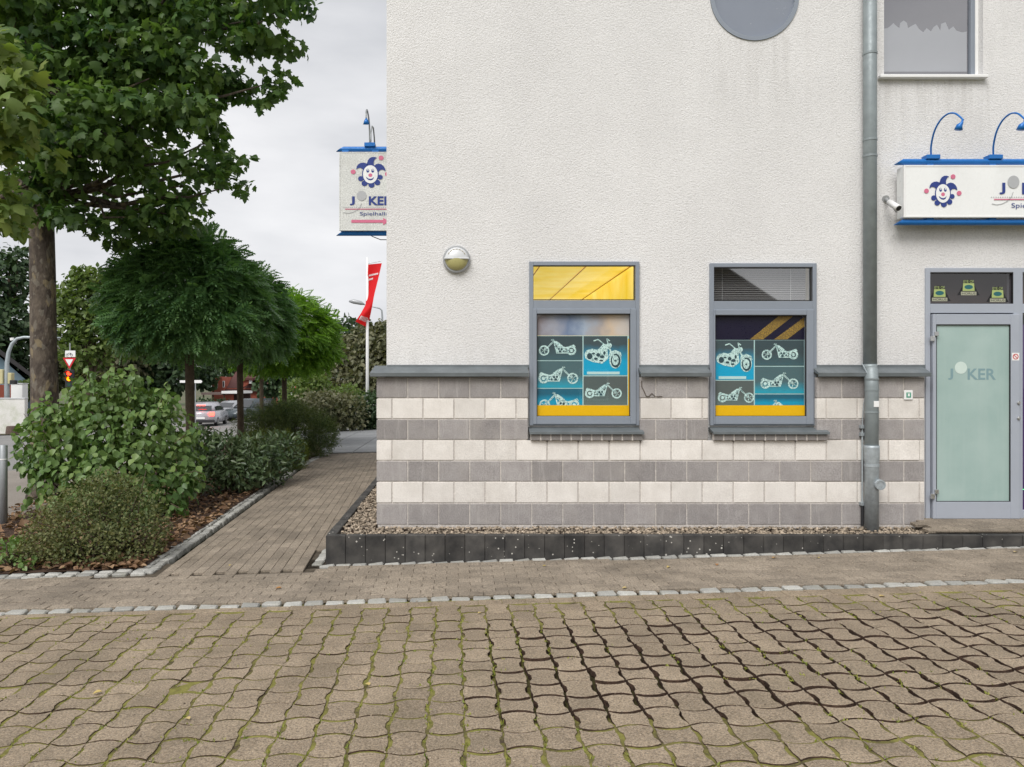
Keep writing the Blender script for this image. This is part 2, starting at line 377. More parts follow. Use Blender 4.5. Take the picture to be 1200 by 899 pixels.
M['bark'] = mat_stone('bark', (0.075, 0.055, 0.038), (0.125, 0.095, 0.065), 0, 0.1, bstr=1, bscale=60, bdist=0.015)
M['leaf_plane'] = mat_leaf('plane_leaf', [(0.034, 0.082, 0.031), (0.054, 0.118, 0.041), (0.084, 0.162, 0.043), (0.144, 0.222, 0.058)], 0.45)
M['leaf_plane_sunlit'] = mat_leaf('plane_leaf_sunlit', [(0.085, 0.15, 0.045), (0.14, 0.22, 0.06), (0.25, 0.30, 0.08)], 0.42)  # paler copy of the plane leaf, sunlit upper sides put into the colour
M['leaf_robinia'] = mat_leaf('robinia_leaf', [(0.063, 0.154, 0.064), (0.105, 0.224, 0.084), (0.161, 0.301, 0.098)], 0.28, 0.45, 0.5)
M['leaf_robinia_light'] = mat_leaf('robinia_leaf_light', [(0.077, 0.187, 0.024), (0.132, 0.275, 0.033), (0.209, 0.363, 0.044)], 0.38, 0.55)
M['leaf_bush'] = mat_leaf('bush_leaf', [(0.06, 0.125, 0.033), (0.095, 0.179, 0.05), (0.131, 0.226, 0.065), (0.202, 0.285, 0.089)], 0.30, 0.45, 0.45)
M['leaf_low'] = mat_leaf('low_shrub_leaf', [(0.050, 0.075, 0.024), (0.085, 0.112, 0.038), (0.125, 0.150, 0.052), (0.19, 0.18, 0.075)], 0.25, 0.6)
M['leaf_laurel'] = mat_leaf('laurel_leaf', [(0.035, 0.066, 0.031), (0.062, 0.109, 0.047), (0.118, 0.164, 0.07)], 0.15, 0.35, 0.5)
M['leaf_yew'] = mat_leaf('yew_leaf', [(0.033, 0.065, 0.023), (0.065, 0.111, 0.033), (0.143, 0.169, 0.046)], 0.2, 0.6)
M['leaf_yew_light'] = mat_leaf('light_conifer_leaf', [(0.060, 0.10, 0.022), (0.10, 0.15, 0.030), (0.17, 0.19, 0.04)], 0.25, 0.6)
M['leaf_dark'] = mat_leaf('dark_tree_leaf', [(0.021, 0.047, 0.026), (0.039, 0.075, 0.036), (0.065, 0.104, 0.044)], 0.25)
M['leaf_mid'] = mat_leaf('mid_tree_leaf', [(0.06, 0.11, 0.028), (0.10, 0.16, 0.04), (0.16, 0.21, 0.06)], 0.35)
M['leaf_olive'] = mat_leaf('olive_tree_leaf', [(0.058, 0.075, 0.036), (0.111, 0.117, 0.062), (0.195, 0.189, 0.111)], 0.25)
M['litter'] = mat_leaf('leaf_litter', [(0.055, 0.026, 0.016), (0.12, 0.058, 0.030), (0.22, 0.12, 0.065), (0.33, 0.22, 0.13)], 0.1, 0.8)
M['leaf_fallen'] = mat_leaf('fallen_leaf', [(0.38, 0.14, 0.04), (0.48, 0.36, 0.07), (0.50, 0.40, 0.26)], 0.1, 0.7)
M['grass'] = mat_leaf('grass', [(0.10, 0.16, 0.02), (0.20, 0.25, 0.03), (0.36, 0.34, 0.09)], 0.3)

# ------------------------------------------------------------------ leaf builders
def tri_mesh(name, V, F, mat):
    me = bpy.data.meshes.new(name)
    V = np.asarray(V, np.float32); F = np.asarray(F, np.int32)
    me.vertices.add(len(V)); me.vertices.foreach_set('co', V.ravel())
    me.loops.add(F.size); me.loops.foreach_set('vertex_index', F.ravel())
    me.polygons.add(len(F)); me.polygons.foreach_set('loop_start', np.arange(0, F.size, 3, dtype=np.int32))
    me.polygons.foreach_set('loop_total', np.full(len(F), 3, np.int32)); me.update(calc_edges=True)
    me.materials.append(mat); return me
def T_fan(center, outline):
    v = [center] + outline; n = len(outline)
    return np.array(v, float), np.array([(0, 1 + i, 1 + (i + 1) % n) for i in range(n)])
def _plane():
    h = [(0, 0), (-.22, .02), (-.50, .16), (-.36, .32), (-.56, .60), (-.27, .58), (-.18, .80)]
    o = h + [(0, 1)] + [(-x, y) for x, y in h[:0:-1]]
    return T_fan((0, .38, .05), [(x, y, -.35 * (x * x + (y - .4) ** 2)) for x, y in o])
def _ovate(w=.34, fold=.08):
    l = [(-w * .8, .22, fold), (-w, .42, fold), (-w * .62, .72, fold * .7)]
    v = [(0, 0, 0), (0, .45, 0), (0, 1, -.06)] + l + [(-x, y, z) for x, y, z in l]
    f = [(0, 1, 3), (1, 4, 3), (1, 5, 4), (1, 2, 5), (0, 6, 1), (1, 6, 7), (1, 7, 8), (1, 8, 2)]
    return np.array(v, float), np.array(f)
def _frond(pairs=7):
    v, f = [], []
    for i in range(pairs):
        t = (i + .6) / (pairs + .4); zc = -.30 * t * t
        for s in (-1, 1):
            b = len(v); L = .27 * (1 - .35 * abs(t - .5)); w = .078
            v += [(0, t, zc), (s * L * .5, t + .06 - w, zc - .01), (s * L, t + .09, zc - .07), (s * L * .5, t + .06 + w, zc - .01)]
            f += [(b, b + 1, b + 2), (b, b + 2, b + 3)]
    b = len(v); v += [(0, .92, -.26), (-.055, 1.04, -.31), (0, 1.18, -.38), (.055, 1.04, -.31)]; f += [(b, b + 1, b + 2), (b, b + 2, b + 3)]
    return np.array(v, float), np.array(f)
def _sprig(k=9, w=.05, L=.34):
    v, f = [], []
    for i in range(k):
        t = i / k; a = i * 2.4; b = len(v); dx, dz = math.cos(a), math.sin(a)
        v += [(0, t * .9 - .02, 0), (dx * L + w * dz, t * .9 + .18, dz * L), (dx * L - w * dz, t * .9 + .26, dz * L + w)]
        f += [(b, b + 1, b + 2)]
    b = len(v); v += [(-.03, 0, 0), (.03, 0, 0), (0, 1, 0)]; f += [(b, b + 1, b + 2)]
    return np.array(v, float), np.array(f)
TPL = dict(plane=_plane(), ovate=_ovate(), lance=_ovate(.19, .05), broad=_ovate(.42, .10), frond=_frond(), sprig=_sprig(), lit=_ovate(.36, .16))
def unit(a): return a / (np.linalg.norm(a, axis=1, keepdims=True) + 1e-9)
def place(tpl, P, A, N, S):
    V, F = TPL[tpl]; A = unit(A); N = unit(N - (N * A).sum(1, keepdims=True) * A); B = np.cross(A, N)
    S = np.asarray(S).reshape(-1, 1, 1)
    W_ = P[:, None, :] + S * (V[None, :, 0:1] * B[:, None, :] + V[None, :, 1:2] * A[:, None, :] + V[None, :, 2:3] * N[:, None, :])
    F_ = F[None] + (np.arange(len(P)) * len(V))[:, None, None]
    return W_.reshape(-1, 3), F_.reshape(-1, 3)
def leaves(name, tpl, P, A, N, S, mat, parent=None, kind=None):
    V, F = place(tpl, P, A, N, S)
    o = link(name, tri_mesh(name, V, F, mat), None, parent)
    if kind: o['kind'] = kind
    return o
def blob_points(blobs, n, shell=0.55, squash_bottom=False):
    """random points in a set of ellipsoids, biased to the shell: returns points, outward directions"""
    b = np.array([[*c, *r] for c, r in blobs], float)
    wgt = (b[:, 3] * b[:, 4] * b[:, 5]) ** (2 / 3); idx = rng.choice(len(b), n, p=wgt / wgt.sum())
    d = unit(rng.normal(size=(n, 3))); rr = shell + (1 - shell) * rng.random((n, 1)) ** 0.6
    rr *= 1 + 0.10 * rng.normal(size=(n, 1))
    return b[idx, :3] + d * rr * b[idx, 3:], unit(d / b[idx, 3:]), idx
def leaf_dirs(out, droop=0.5, rand=0.8, upn=0.7):
    n = len(out); A = out * 0.6 + rng.normal(size=(n, 3)) * rand + np.array([0, 0, -droop])
    N = out * 0.5 + np.array([0, 0, upn]) + rng.normal(size=(n, 3)) * 0.45
    return A, N
def leaf_parts(tpl, P, A, N, S, mat, parent, count, name='leaf'):
    """the leaves nearest the camera as objects sharing one mesh; returns the mask of the rest"""
    V, F = TPL[tpl]; me = tri_mesh(name, V, F, mat)
    d = np.linalg.norm(P - np.array([0, 0, EYE]), axis=1); px = P[:, 0] / P[:, 1] * FPX + CX; py = CY - (P[:, 2] - EYE) / P[:, 1] * FPX
    d = d + np.where((px > 2) & (px < 1198) & (py > 2), 0, 100)
    order = np.argsort(d)[:count]; mask = np.ones(len(P), bool); mask[order] = False
    A_ = unit(A); N_ = unit(N - (N * A_).sum(1, keepdims=True) * A_); B_ = np.cross(A_, N_); S = np.broadcast_to(S, (len(P),))
    pinv = parent.matrix_basis.inverted()
    for i in order:
        mt = Matrix(((B_[i, 0] * S[i], A_[i, 0] * S[i], N_[i, 0] * S[i], P[i, 0]), (B_[i, 1] * S[i], A_[i, 1] * S[i], N_[i, 1] * S[i], P[i, 1]),
                     (B_[i, 2] * S[i], A_[i, 2] * S[i], N_[i, 2] * S[i], P[i, 2]), (0, 0, 0, 1)))
        inst(name, me, parent, pinv @ mt)
    return mask

# ================================================================== THE SETTING: ground sheets
def sheet(name, x0, x1, y0, y1, nx, ny, zoff, mat, kind='structure', fz=None):
    mb = MB(); xs = np.linspace(x0, x1, nx + 1); ys = np.linspace(y0, y1, ny + 1)
    mb.v = [(x, y, (fz(x, y) if fz else G(x, y)) + zoff) for y in ys for x in xs]
    mb.f = [(j * (nx + 1) + i, j * (nx + 1) + i + 1, (j + 1) * (nx + 1) + i + 1, (j + 1) * (nx + 1) + i) for j in range(ny) for i in range(nx)]
    o = mb.build(name, mat); tag(o, kind=kind); return o
def poly_sheet(name, pts, zoff, mat, parent=None, dens=2.0):
    """a ground polygon draped on the slope"""
    me = bpy.data.meshes.new(name); bm = bmesh.new()
    f = bm.faces.new([bm.verts.new((x, y, 0)) for x, y in pts])
    bmesh.ops.triangulate(bm, faces=[f])
    for _ in range(6):
        es = [e for e in bm.edges if e.calc_length() > dens]
        if not es: break
        bmesh.ops.subdivide_edges(bm, edges=es, cuts=1); bmesh.ops.triangulate(bm, faces=bm.faces)
    for v in bm.verts: v.co.z = G(v.co.x, v.co.y) + zoff
    bmesh.ops.recalc_face_normals(bm, faces=bm.faces); bm.to_mesh(me); bm.free()
    if me.polygons and me.polygons[0].normal.z < 0: me.flip_normals()
    return link(name, me, mat, parent)

xs = sorted(set([-900, -300, -120, -80, -60, -45] + list(np.arange(-40, 14, 2.0)) + [14, 20, 40, 120, 300, 900]))
ys = sorted(set([-300, -120, -60, -30] + list(np.arange(-20, 60, 2.0)) + [60, 90, 160, 300, 900]))
mb = MB(); mb.v = [(x, y, G(x, y) - 0.10) for y in ys for x in xs]; nxx = len(xs)
mb.f = [(j * nxx + i, j * nxx + i + 1, (j + 1) * nxx + i + 1, (j + 1) * nxx + i) for j in range(len(ys) - 1) for i in range(nxx - 1)]
tag(mb.build('ground', M['earth']), kind='structure')

# line of cobbles between pavers and pavement: y as a function of x
def y_line(x): return 5.80 + (x + 3.5) * 0.0195
# bed edge (path side): x as a function of y
BED = [(-12, 6.80), (-4.14, 6.86), (-2.80, 6.95), (-3.31, 15.9), (-3.25, 19.3)]
def bed_x(y): return -2.80 - 0.51 * (y - 6.95) / 8.95

lot = tag(sheet('parking_lot', -9, 9, -14, 5.95, 150, 166, -0.0035, M['joint'],
     fz=lambda x, y: G(x) - abs(random.gauss(0, .003)) - (0.030 * sstep(.0, .25, min(x - .05, y - 3.6, 5.35 - y) + random.gauss(0, .05))) - (0.03 if y > y_line(x) - 0.02 else 0)), kind='structure')
lot.name = 'parking_lot'

# ---- interlocking pavers: the same stone, alternately turned by 90 degrees
PP, PY_ = 0.179, 0.187
def paver_mesh(a_side, a_end, gap, name):
    te, ke = [0, .14, .30, .42, .58, .70, .86], [0, .42, .90, 1, 1, .90, .42]          # rounded ends
    ts, ks = [0, .20, .36, .64, .80], [0, .10, 1, 1, .10]                                # angular flanks
    h = PP / 2; hy = PY_ / 2 - (.002 if gap < .015 else .0045); out = []
    edges = [(-h, -hy, 1, 0, 0, -1, a_end, te, ke), (h, -hy, 0, 1, 1, 0, a_side, ts, ks), (h, hy, -1, 0, 0, 1, a_end, te, ke), (-h, hy, 0, -1, -1, 0, a_side, ts, ks)]
    for x, y, dx, dy, nx_, ny_, a, t, k in edges:
        for tt, kk in zip(t, k):
            out.append(Vector((x + dx * tt * PP + nx_ * a * kk, y + dy * tt * 2 * hy + ny_ * a * kk)))
    def inset(o, g):
        n = len(o); r = []
        for i in range(n):
            tg = (o[(i + 1) % n] - o[i - 1]).normalized(); r.append(o[i] + Vector((-tg.y, tg.x)) * g)
        return r
    a, b, c = inset(out, gap / 2), inset(out, gap / 2), inset(out, gap / 2 + 0.0025)
    n = len(out); mb = MB()
    mb.v = [(p.x, p.y, -0.035) for p in a] + [(p.x, p.y, -0.0022) for p in b] + [(p.x, p.y, 0) for p in c]
    for i in range(n):
        j = (i + 1) % n
        mb.f += [(i, j, n + j, n + i), (n + i, n + j, 2 * n + j, 2 * n + i)]
    mb.f.append(tuple(2 * n + i for i in range(n)))
    me = mb.mesh(name, recalc=False); me.materials.append(M['paver']); me.materials.append(M['soil'])
    for p_ in me.polygons: p_.material_index = 1 if (abs(p_.normal.z) < .2) else 0
    return me
am = 0.025; asd = 0.016
PM = {}
for gi, gp in enumerate((.012, .016, .020)):
    PM[(0, gi)] = paver_mesh(-asd, am, gp, 'paver_a'); PM[(1, gi)] = paver_mesh(asd * .4, -am, gp, 'paver_b')
slope = math.atan(0.026)
cells = []
yaw = R(0.4)
for j in range(-3, 42):
    for i in range(-35, 37):
        gx, gy = (i + .5) * PP, 2.3 + (j + .5) * PY_
        x, y = gx * math.cos(yaw) - (gy - 3.8) * math.sin(yaw) + 0.03, 3.8 + gx * math.sin(yaw) + (gy - 3.8) * math.cos(yaw)
        if y > y_line(x) - 0.20 or y < 1.9: continue
        px = x / y * FPX + CX
        if px < -330 or px > 1530: continue
        loose = (x > 0.22 and 3.78 < y < 5.02 + min(.35, max(0, .2 * (x - 1.2))) and random.random() < .93 - .06 * x) or (abs(x + 0.44) < .11 and abs(y - 4.3) < .11)
        py = CY + EYE / y * FPX
        vis = -20 < px < 1220 and py < 915
        edge = min(x - .1, y - 3.55, 5.25 - y)
        gi = 2 if loose and (edge > .3 or random.random() < .7) else (1 if (loose or (edge > -.25 and random.random() < .5) or random.random() < .15) else 0)
        cells.append((0 if vis else 1, y, x, (i + j) % 2, gi))
cells.sort(key=lambda c: (c[0], c[1]))
stuff_mb = MB(); stuff_mi = []
def paver_matrix(x, y, loose):
    am_ = (.004, .006, .010)[loose]
    Mx = Matrix.Translation((x + random.gauss(0, .0022), y + random.gauss(0, .0022), G(x) + random.gauss(0, (.0014, .002, .003)[loose])))
    return Mx @ Matrix.Rotation(-slope, 4, 'Y') @ Matrix.Rotation(random.gauss(0, am_), 4, 'X') @ Matrix.Rotation(random.gauss(0, am_), 4, 'Y') @ Matrix.Rotation(random.gauss(0, .014), 4, 'Z')
for k, (o_, y, x, ab, loose) in enumerate(cells):
    me = PM[(ab, loose)]; mt = paver_matrix(x, y, loose)
    if k < 300: inst('paver', me, lot, mt)
    else: stuff_mb.add([mt @ v.co for v in me.vertices], [tuple(p.vertices) for p in me.polygons]); stuff_mi += [p.material_index for p in me.polygons]
o = link('far_pavers', stuff_mb.mesh(recalc=False), M['paver'], lot); o.data.materials.append(M['soil']); o.data.polygons.foreach_set('material_index', stuff_mi); tag(o, kind='stuff')
# half stones closing the row against the cobbles
eb = MB()
x = -6.2
while x < 6.4:
    y1 = y_line(x) - 0.062; cand = [c[1] for c in cells if abs(c[2] - x) < 0.12]
    y0 = (max(cand) + 0.118) if cand else y1 - 0.1
    if y1 - y0 > 0.03: eb.box(x - .09, x + .09, y0, y1, G(x) - .035, G(x) - .001, 0.005)
    x += PP
o = eb.build('edge_pavers', M['paver'], lot); tag(o, kind='stuff')
# moss and grass in the joints
n = 3800
ci = rng.choice(len(cells), n); P = np.zeros((n, 3))
for k, c in enumerate(ci):
    _, y, x, ab, loose = cells[c]
    side = rng.random() < 0.75
    P[k, 0] = x + ((PP / 2) * (1 if rng.random() < .5 else -1) + rng.normal() * .008 if side else rng.uniform(-.08, .08))
    P[k, 1] = y + (rng.uniform(-.09, .09) if side else (PY_ / 2) * (1 if rng.random() < .5 else -1) + rng.normal() * .006)
    P[k, 2] = G(P[k, 0]) - 0.008
# patches where moss grows
keep = np.array([math.sin(p[0] * 3.1 + 1.3) + math.sin(p[1] * 4.3 + p[0]) + rng.normal() * .7 + (-.9 if (p[0] > .25 and 3.8 < p[1] < 5) else .35) > 0 for p in P])
P = np.repeat(P[keep], 7, axis=0); P[:, :2] += rng.normal(size=(len(P), 2)) * .006
A = rng.normal(size=P.shape) * .9 + np.array([0, 0, .55]); N = rng.normal(size=P.shape)
o = leaves('joint_moss', 'lance', P, A, N, rng.uniform(.010, .024, len(P)), M['grass'], lot, 'stuff')

# ---- brick pavement and path
pav = tag(sheet('pavement', -12, 9, 5.95, 7.4, 40, 6, -0.022, M['sand_joint']), kind='structure')
path = poly_sheet('path', [(-12, 5.6), (-12, 6.8), (-2.7, 6.8), (-3.35, 19.4), (2.5, 19.4), (2.5, 12), (-1.1, 7.1), (-1.1, 5.6)][2:7], -0.022, M['sand_joint'])
tag(path, kind='structure')
def brick_mesh(L, Wd, name, mat, h=.03, ch=.003):
    mb = MB().box(-L / 2, L / 2, -Wd / 2, Wd / 2, -h, 0, ch); me = mb.mesh(name); me.materials.append(mat); return me
BK = brick_mesh(.197, .0975, 'brick', M['brick'])
def lay(me, spots, parent, name, limit):
    spots = sorted(spots, key=lambda s: (0 if -30 < s[0] / s[1] * FPX + CX < 1230 else 1, s[1]))
    mb = MB()
    for k, (x, y, rz) in enumerate(spots):
        mt = Matrix.Translation((x, y, G(x, y) + random.gauss(0, .0013))) @ Matrix.Rotation(-slope, 4, 'Y') @ Matrix.Rotation(random.gauss(0, .006), 4, 'X') @ Matrix.Rotation(random.gauss(0, .006), 4, 'Y') @ Matrix.Rotation(rz + random.gauss(0, .008), 4, 'Z')
        if k < limit: inst(name, me, parent, mt)
        else: mb.add([mt @ v.co for v in me.vertices], [tuple(p.vertices) for p in me.polygons])
    if mb.v: tag(link('far_' + name + 's', mb.mesh(recalc=False), me.materials[0], parent), kind='stuff')
KF = 7.13                                                   # front face of the palisade kerb
spots = []
row = 0; y = 5.93
while y < 7.05:
    off = .1 * (row % 2)
    x = -6.5 + off
    while x < 6.4:
        yy = y + (x + 3.5) * 0.0195
        lim = KF - .10 if x > -1.25 else 6.84
        if yy > y_line(x) + .10 and yy < lim: spots.append((x, yy, .0195))
        x += .2
    y += .1005; row += 1
lay(BK, spots, pav, 'brick', 300)
spots = []
pdir = math.atan2(8.95, -0.51); ux, uy = math.cos(pdir), math.sin(pdir); vx, vy = uy, -ux     # along, across (to the right)
def kerb_side_x(y): return -1.245 - 0.0 * (y - 7.15)
for c in range(0, 48):
    s = -0.05 + (c % 2) * .1 - .2
    while s < 12.9:
        w = .13 + c * .1005
        x, y = -2.80 + ux * s + vx * w, 6.95 + uy * s + vy * w
        s += .2005
        xmax = kerb_side_x(y) - .16 if y > 7.0 else -1.30
        if x > xmax and y < 13.6: continue
        if x > 2.2 or y > 19.0 or y < 6.90: continue
        if y > 13.6 and x > -0.5: continue
        spots.append((x, y, pdir))
lay(BK, spots, path, 'brick', 300)

# ---- granite cobbles
def cobbles(name, line, mat, label, rows=1, L=.135, Wd=.105, cat='edging', jitter=.006, zo=.004, side=1):
    root = empty(name, (0, 0, 0), label, cat)
    mes = []
    for q in range(5):
        bm = bmesh.new(); bmesh.ops.create_cube(bm, size=1)
        for v in bm.verts:
            v.co = Vector((v.co.x * (L - .012) * random.uniform(.9, 1.0), v.co.y * (Wd - .012) * random.uniform(.88, 1), v.co.z * .07 - .035))
        bmesh.ops.bevel(bm, geom=list(bm.edges), offset=.010, segments=1, affect='EDGES')
        for v in bm.verts: v.co += Vector([random.gauss(0, .0025) for _ in range(3)])
        me = bpy.data.meshes.new('cobble'); bm.to_mesh(me); bm.free(); me.materials.append(mat); mes.append(me)
    for r in range(rows):
        for (x0, y0), (x1, y1) in zip(line, line[1:]):
            dx, dy = x1 - x0, y1 - y0; ln = math.hypot(dx, dy); k = max(1, int(ln / L)); an = math.atan2(dy, dx)
            nx_, ny_ = -dy / ln * side, dx / ln * side
            for i in range(k):
                t = (i + .5 + (.5 if r % 2 else 0) * 0) / k
                x, y = x0 + dx * t + nx_ * Wd * r, y0 + dy * t + ny_ * Wd * r
                mt = Matrix.Translation((x, y, G(x, y) + zo + random.gauss(0, .003))) @ Matrix.Rotation(-slope, 4, 'Y') @ Matrix.Rotation(an + random.gauss(0, .05), 4, 'Z') @ Matrix.Rotation(random.gauss(0, .03), 4, 'X')
                inst('cobble', random.choice(mes), root, mt)
    return root
cobbles('cobble_edging', [(-6.2, y_line(-6.2)), (6.4, y_line(6.4))], M['cobble'], 'single row of pale granite cobbles dividing the large pavers from the brick pavement', L=.16)
cobbles('cobble_edging', [(-7.5, 6.86), (-4.14, 6.90), (-2.86, 6.99), (-3.37, 15.9), (-3.31, 19.2)], M['cobble'], 'double row of pale granite cobbles around the shrub bed', rows=2, L=.15)
cobbles('cobble_edging', [(-1.30, KF - .055), (6.3, KF - .055)], M['cobble'], 'single row of granite cobbles along the foot of the black kerb front', L=.15, Wd=.085)
cobbles('cobble_edging', [(-1.33, 7.14), (-1.34, 11.5)], M['cobble'], 'cobbles wedged between the path and the black kerb end', rows=1, L=.15, Wd=.11)

# ---- grey forecourt slabs at the far end of the path
fc = poly_sheet('forecourt', [(-3.9, 19.35), (6, 19.35), (6, 33), (-8, 33)], -0.02, M['sand_joint']); tag(fc, kind='structure')
SL = brick_mesh(.98, .78, 'slab', M['slab'], .03, .006)
spots = []
for i in range(-9, 8):
    for j in range(0, 18):
        x, y = -.2 + i * 1.0, 19.8 + j * .8
        if -4.0 - (y - 19.4) * .28 < x < 5: spots.append((x, y, 0))
for x, y, rz in spots:
    inst('slab', SL, fc, Matrix.Translation((x, y, G(x, y))) @ Matrix.Rotation(-slope, 4, 'Y'))

# ---- planting bed and street
bed = poly_sheet('planting_bed', [(-7.4, 6.99), (-4.14, 7.03), (-2.96, 7.12), (-3.47, 15.9), (-3.45, 19.2), (-4.4, 24), (-8.0, 24), (-6.0, 10)], 0.01, M['soil'], dens=.8)
tag(bed, kind='structure')
road = poly_sheet('road', [(-70, 17), (-8.3, 17), (-8.3, 140), (-24, 140), (-24, 44), (-70, 44)], -0.03, M['asphalt'], dens=6); tag(road, kind='structure')
sw = poly_sheet('street_pavement', [(-14, 7.0), (-7.5, 7.0), (-6.0, 10), (-8.0, 24), (-8.2, 26), (-8.2, 16.9), (-40, 16.9), (-40, 13)], 0.0, M['tarpath'], dens=3); tag(sw, kind='structure')

# bed litter
n = 5200
yy = 7.1 + rng.random(n) ** 1.5 * 12.5; xe = np.array([bed_x(v) for v in yy]) - .17
P = np.stack([xe - rng.random(n) ** 1.2 * 3.4, yy, np.zeros(n)], 1); P = P[(P[:, 0] > -7.2)]
P[:, 2] = [G(p[0], p[1]) + .018 + rng.random() * .03 for p in P]
A = rng.normal(size=P.shape) * np.array([1, 1, .25]); N = np.array([0, 0, 1.0]) + rng.normal(size=P.shape) * .45
tag(leaves('leaf_litter', 'lit', P, A, N, rng.uniform(.035, .10, len(P)), M['litter']), 'brown fallen leaves and bark lying in the shrub bed', 'leaf litter', kind='stuff')
# loose leaves on the pavement
V, F = TPL['lit']; lm = tri_mesh('fallen_leaf', V, F, M['leaf_fallen'])
for px, py in [(222, 845), (271, 663), (433, 805), (735, 690), (785, 665), (840, 662), (960, 655), (1188, 648), (640, 664), (120, 812), (905, 655), (560, 720), (330, 690), (1030, 700)]:
    p = ground_at(px, py); o = inst('fallen_leaf', lm, None, Matrix.Translation(p + Vector((0, 0, .008))) @ Matrix.Rotation(random.uniform(0, 6), 4, 'Z') @ Matrix.Scale(random.uniform(.03, .055), 4))
    tag(o, 'small dry yellow or orange leaf fallen on the paving', 'leaf', 'fallen leaves on the paving')

# ================================================================== THE BUILDING
YP, YW = 7.60, 7.69                                        # plinth face, plaster face
bld = empty('building', (2.5, YW, 0), 'white stuccoed building with a striped block plinth and grey framed windows', 'building')
PLX = X(441.3, YP); WX = X(453, YW); RX = 7.6              # left corners of plinth and plaster, right end
def win_rect(a, b, c, d, y): return (X(a, y), X(b, y), Z(d, y), Z(c, y))
w1 = win_rect(620, 748.5, 307, 498.5, YW); w2 = win_rect(831, 955.5, 309, 498.5, YW)
wu = win_rect(1036, 1152, -60, 91, YW); dr = (X(1085, YW), X(1293, YW), 0.262, Z(314, YW))
rc = (X(884, YW), Z(-4, YW)); rr_ = 52 * YW / FPX
zt = 7.4; zb = 1.70
holes = [w1, w2, wu, dr, (rc[0] - .6, rc[0] + .6, rc[1] - .6, rc[1] + .6)]
xc = sorted(set([WX, RX] + [v for h in holes for v in h[:2]])); zc = sorted(set([0.2, zb, zt] + [v for h in holes for v in h[2:]]))
mb = MB()
for i in range(len(xc) - 1):
    for j in range(len(zc) - 1):
        xm, zm = (xc[i] + xc[i + 1]) / 2, (zc[j] + zc[j + 1]) / 2
        if any(h[0] < xm < h[1] and h[2] < zm < h[3] for h in holes): continue
        mb.quad((xc[i], YW, zc[j]), (xc[i + 1], YW, zc[j]), (xc[i + 1], YW, zc[j + 1]), (xc[i], YW, zc[j + 1]))
nA = 48
for k in range(nA):                                        # round opening inside its square cell
    def sq(a):
        c, s = math.cos(a), math.sin(a); m = .6 / max(abs(c), abs(s)); return (rc[0] + c * m, YW, rc[1] + s * m)
    def ci_(a, y=YW): return (rc[0] + rr_ * math.cos(a), y, rc[1] + rr_ * math.sin(a))
    a, b = 2 * math.pi * k / nA + math.pi / 4, 2 * math.pi * (k + 1) / nA + math.pi / 4
    mb.quad(sq(a), ci_(a), ci_(b), sq(b)); mb.quad(ci_(a), ci_(a, YW + .16), ci_(b, YW + .16), ci_(b))
for h in holes[:4]:                                        # reveals
    x0, x1, z0, z1 = h; y2 = YW + .22
    mb.quad((x0, YW, z0), (x0, y2, z0), (x0, y2, z1), (x0, YW, z1)); mb.quad((x1, YW, z0), (x1, YW, z1), (x1, y2, z1), (x1, y2, z0))
    mb.quad((x0, YW, z1), (x0, y2, z1), (x1, y2, z1), (x1, YW, z1)); mb.quad((x0, YW, z0), (x1, YW, z0), (x1, y2, z0), (x0, y2, z0))
yb = 17.5
mb.quad((WX, YW, .2), (WX, YW, zt), (WX, yb, zt), (WX, yb, .2)); mb.quad((RX, YW, .2), (RX, yb, .2), (RX, yb, zt), (RX, YW, zt))
mb.quad((WX, yb, .2), (WX, yb, zt), (RX, yb, zt), (RX, yb, .2))
link('wall', mb.mesh(), M['stucco'], bld)
rf = MB(); rf.box(WX - .3, RX + .3, YW - .3, yb + .3, zt, zt + .18); rf.build('roof', M['zinc'], bld)
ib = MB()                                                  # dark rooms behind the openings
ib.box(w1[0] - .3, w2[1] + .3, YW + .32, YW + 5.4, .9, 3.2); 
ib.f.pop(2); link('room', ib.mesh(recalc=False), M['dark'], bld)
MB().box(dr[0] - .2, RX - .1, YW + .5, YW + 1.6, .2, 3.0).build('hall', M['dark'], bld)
MB().box(rc[0] - .7, wu[1] + .4, YW + .4, YW + 1.2, 4.4, 6.9).build('upper_room', M['dark'], bld)

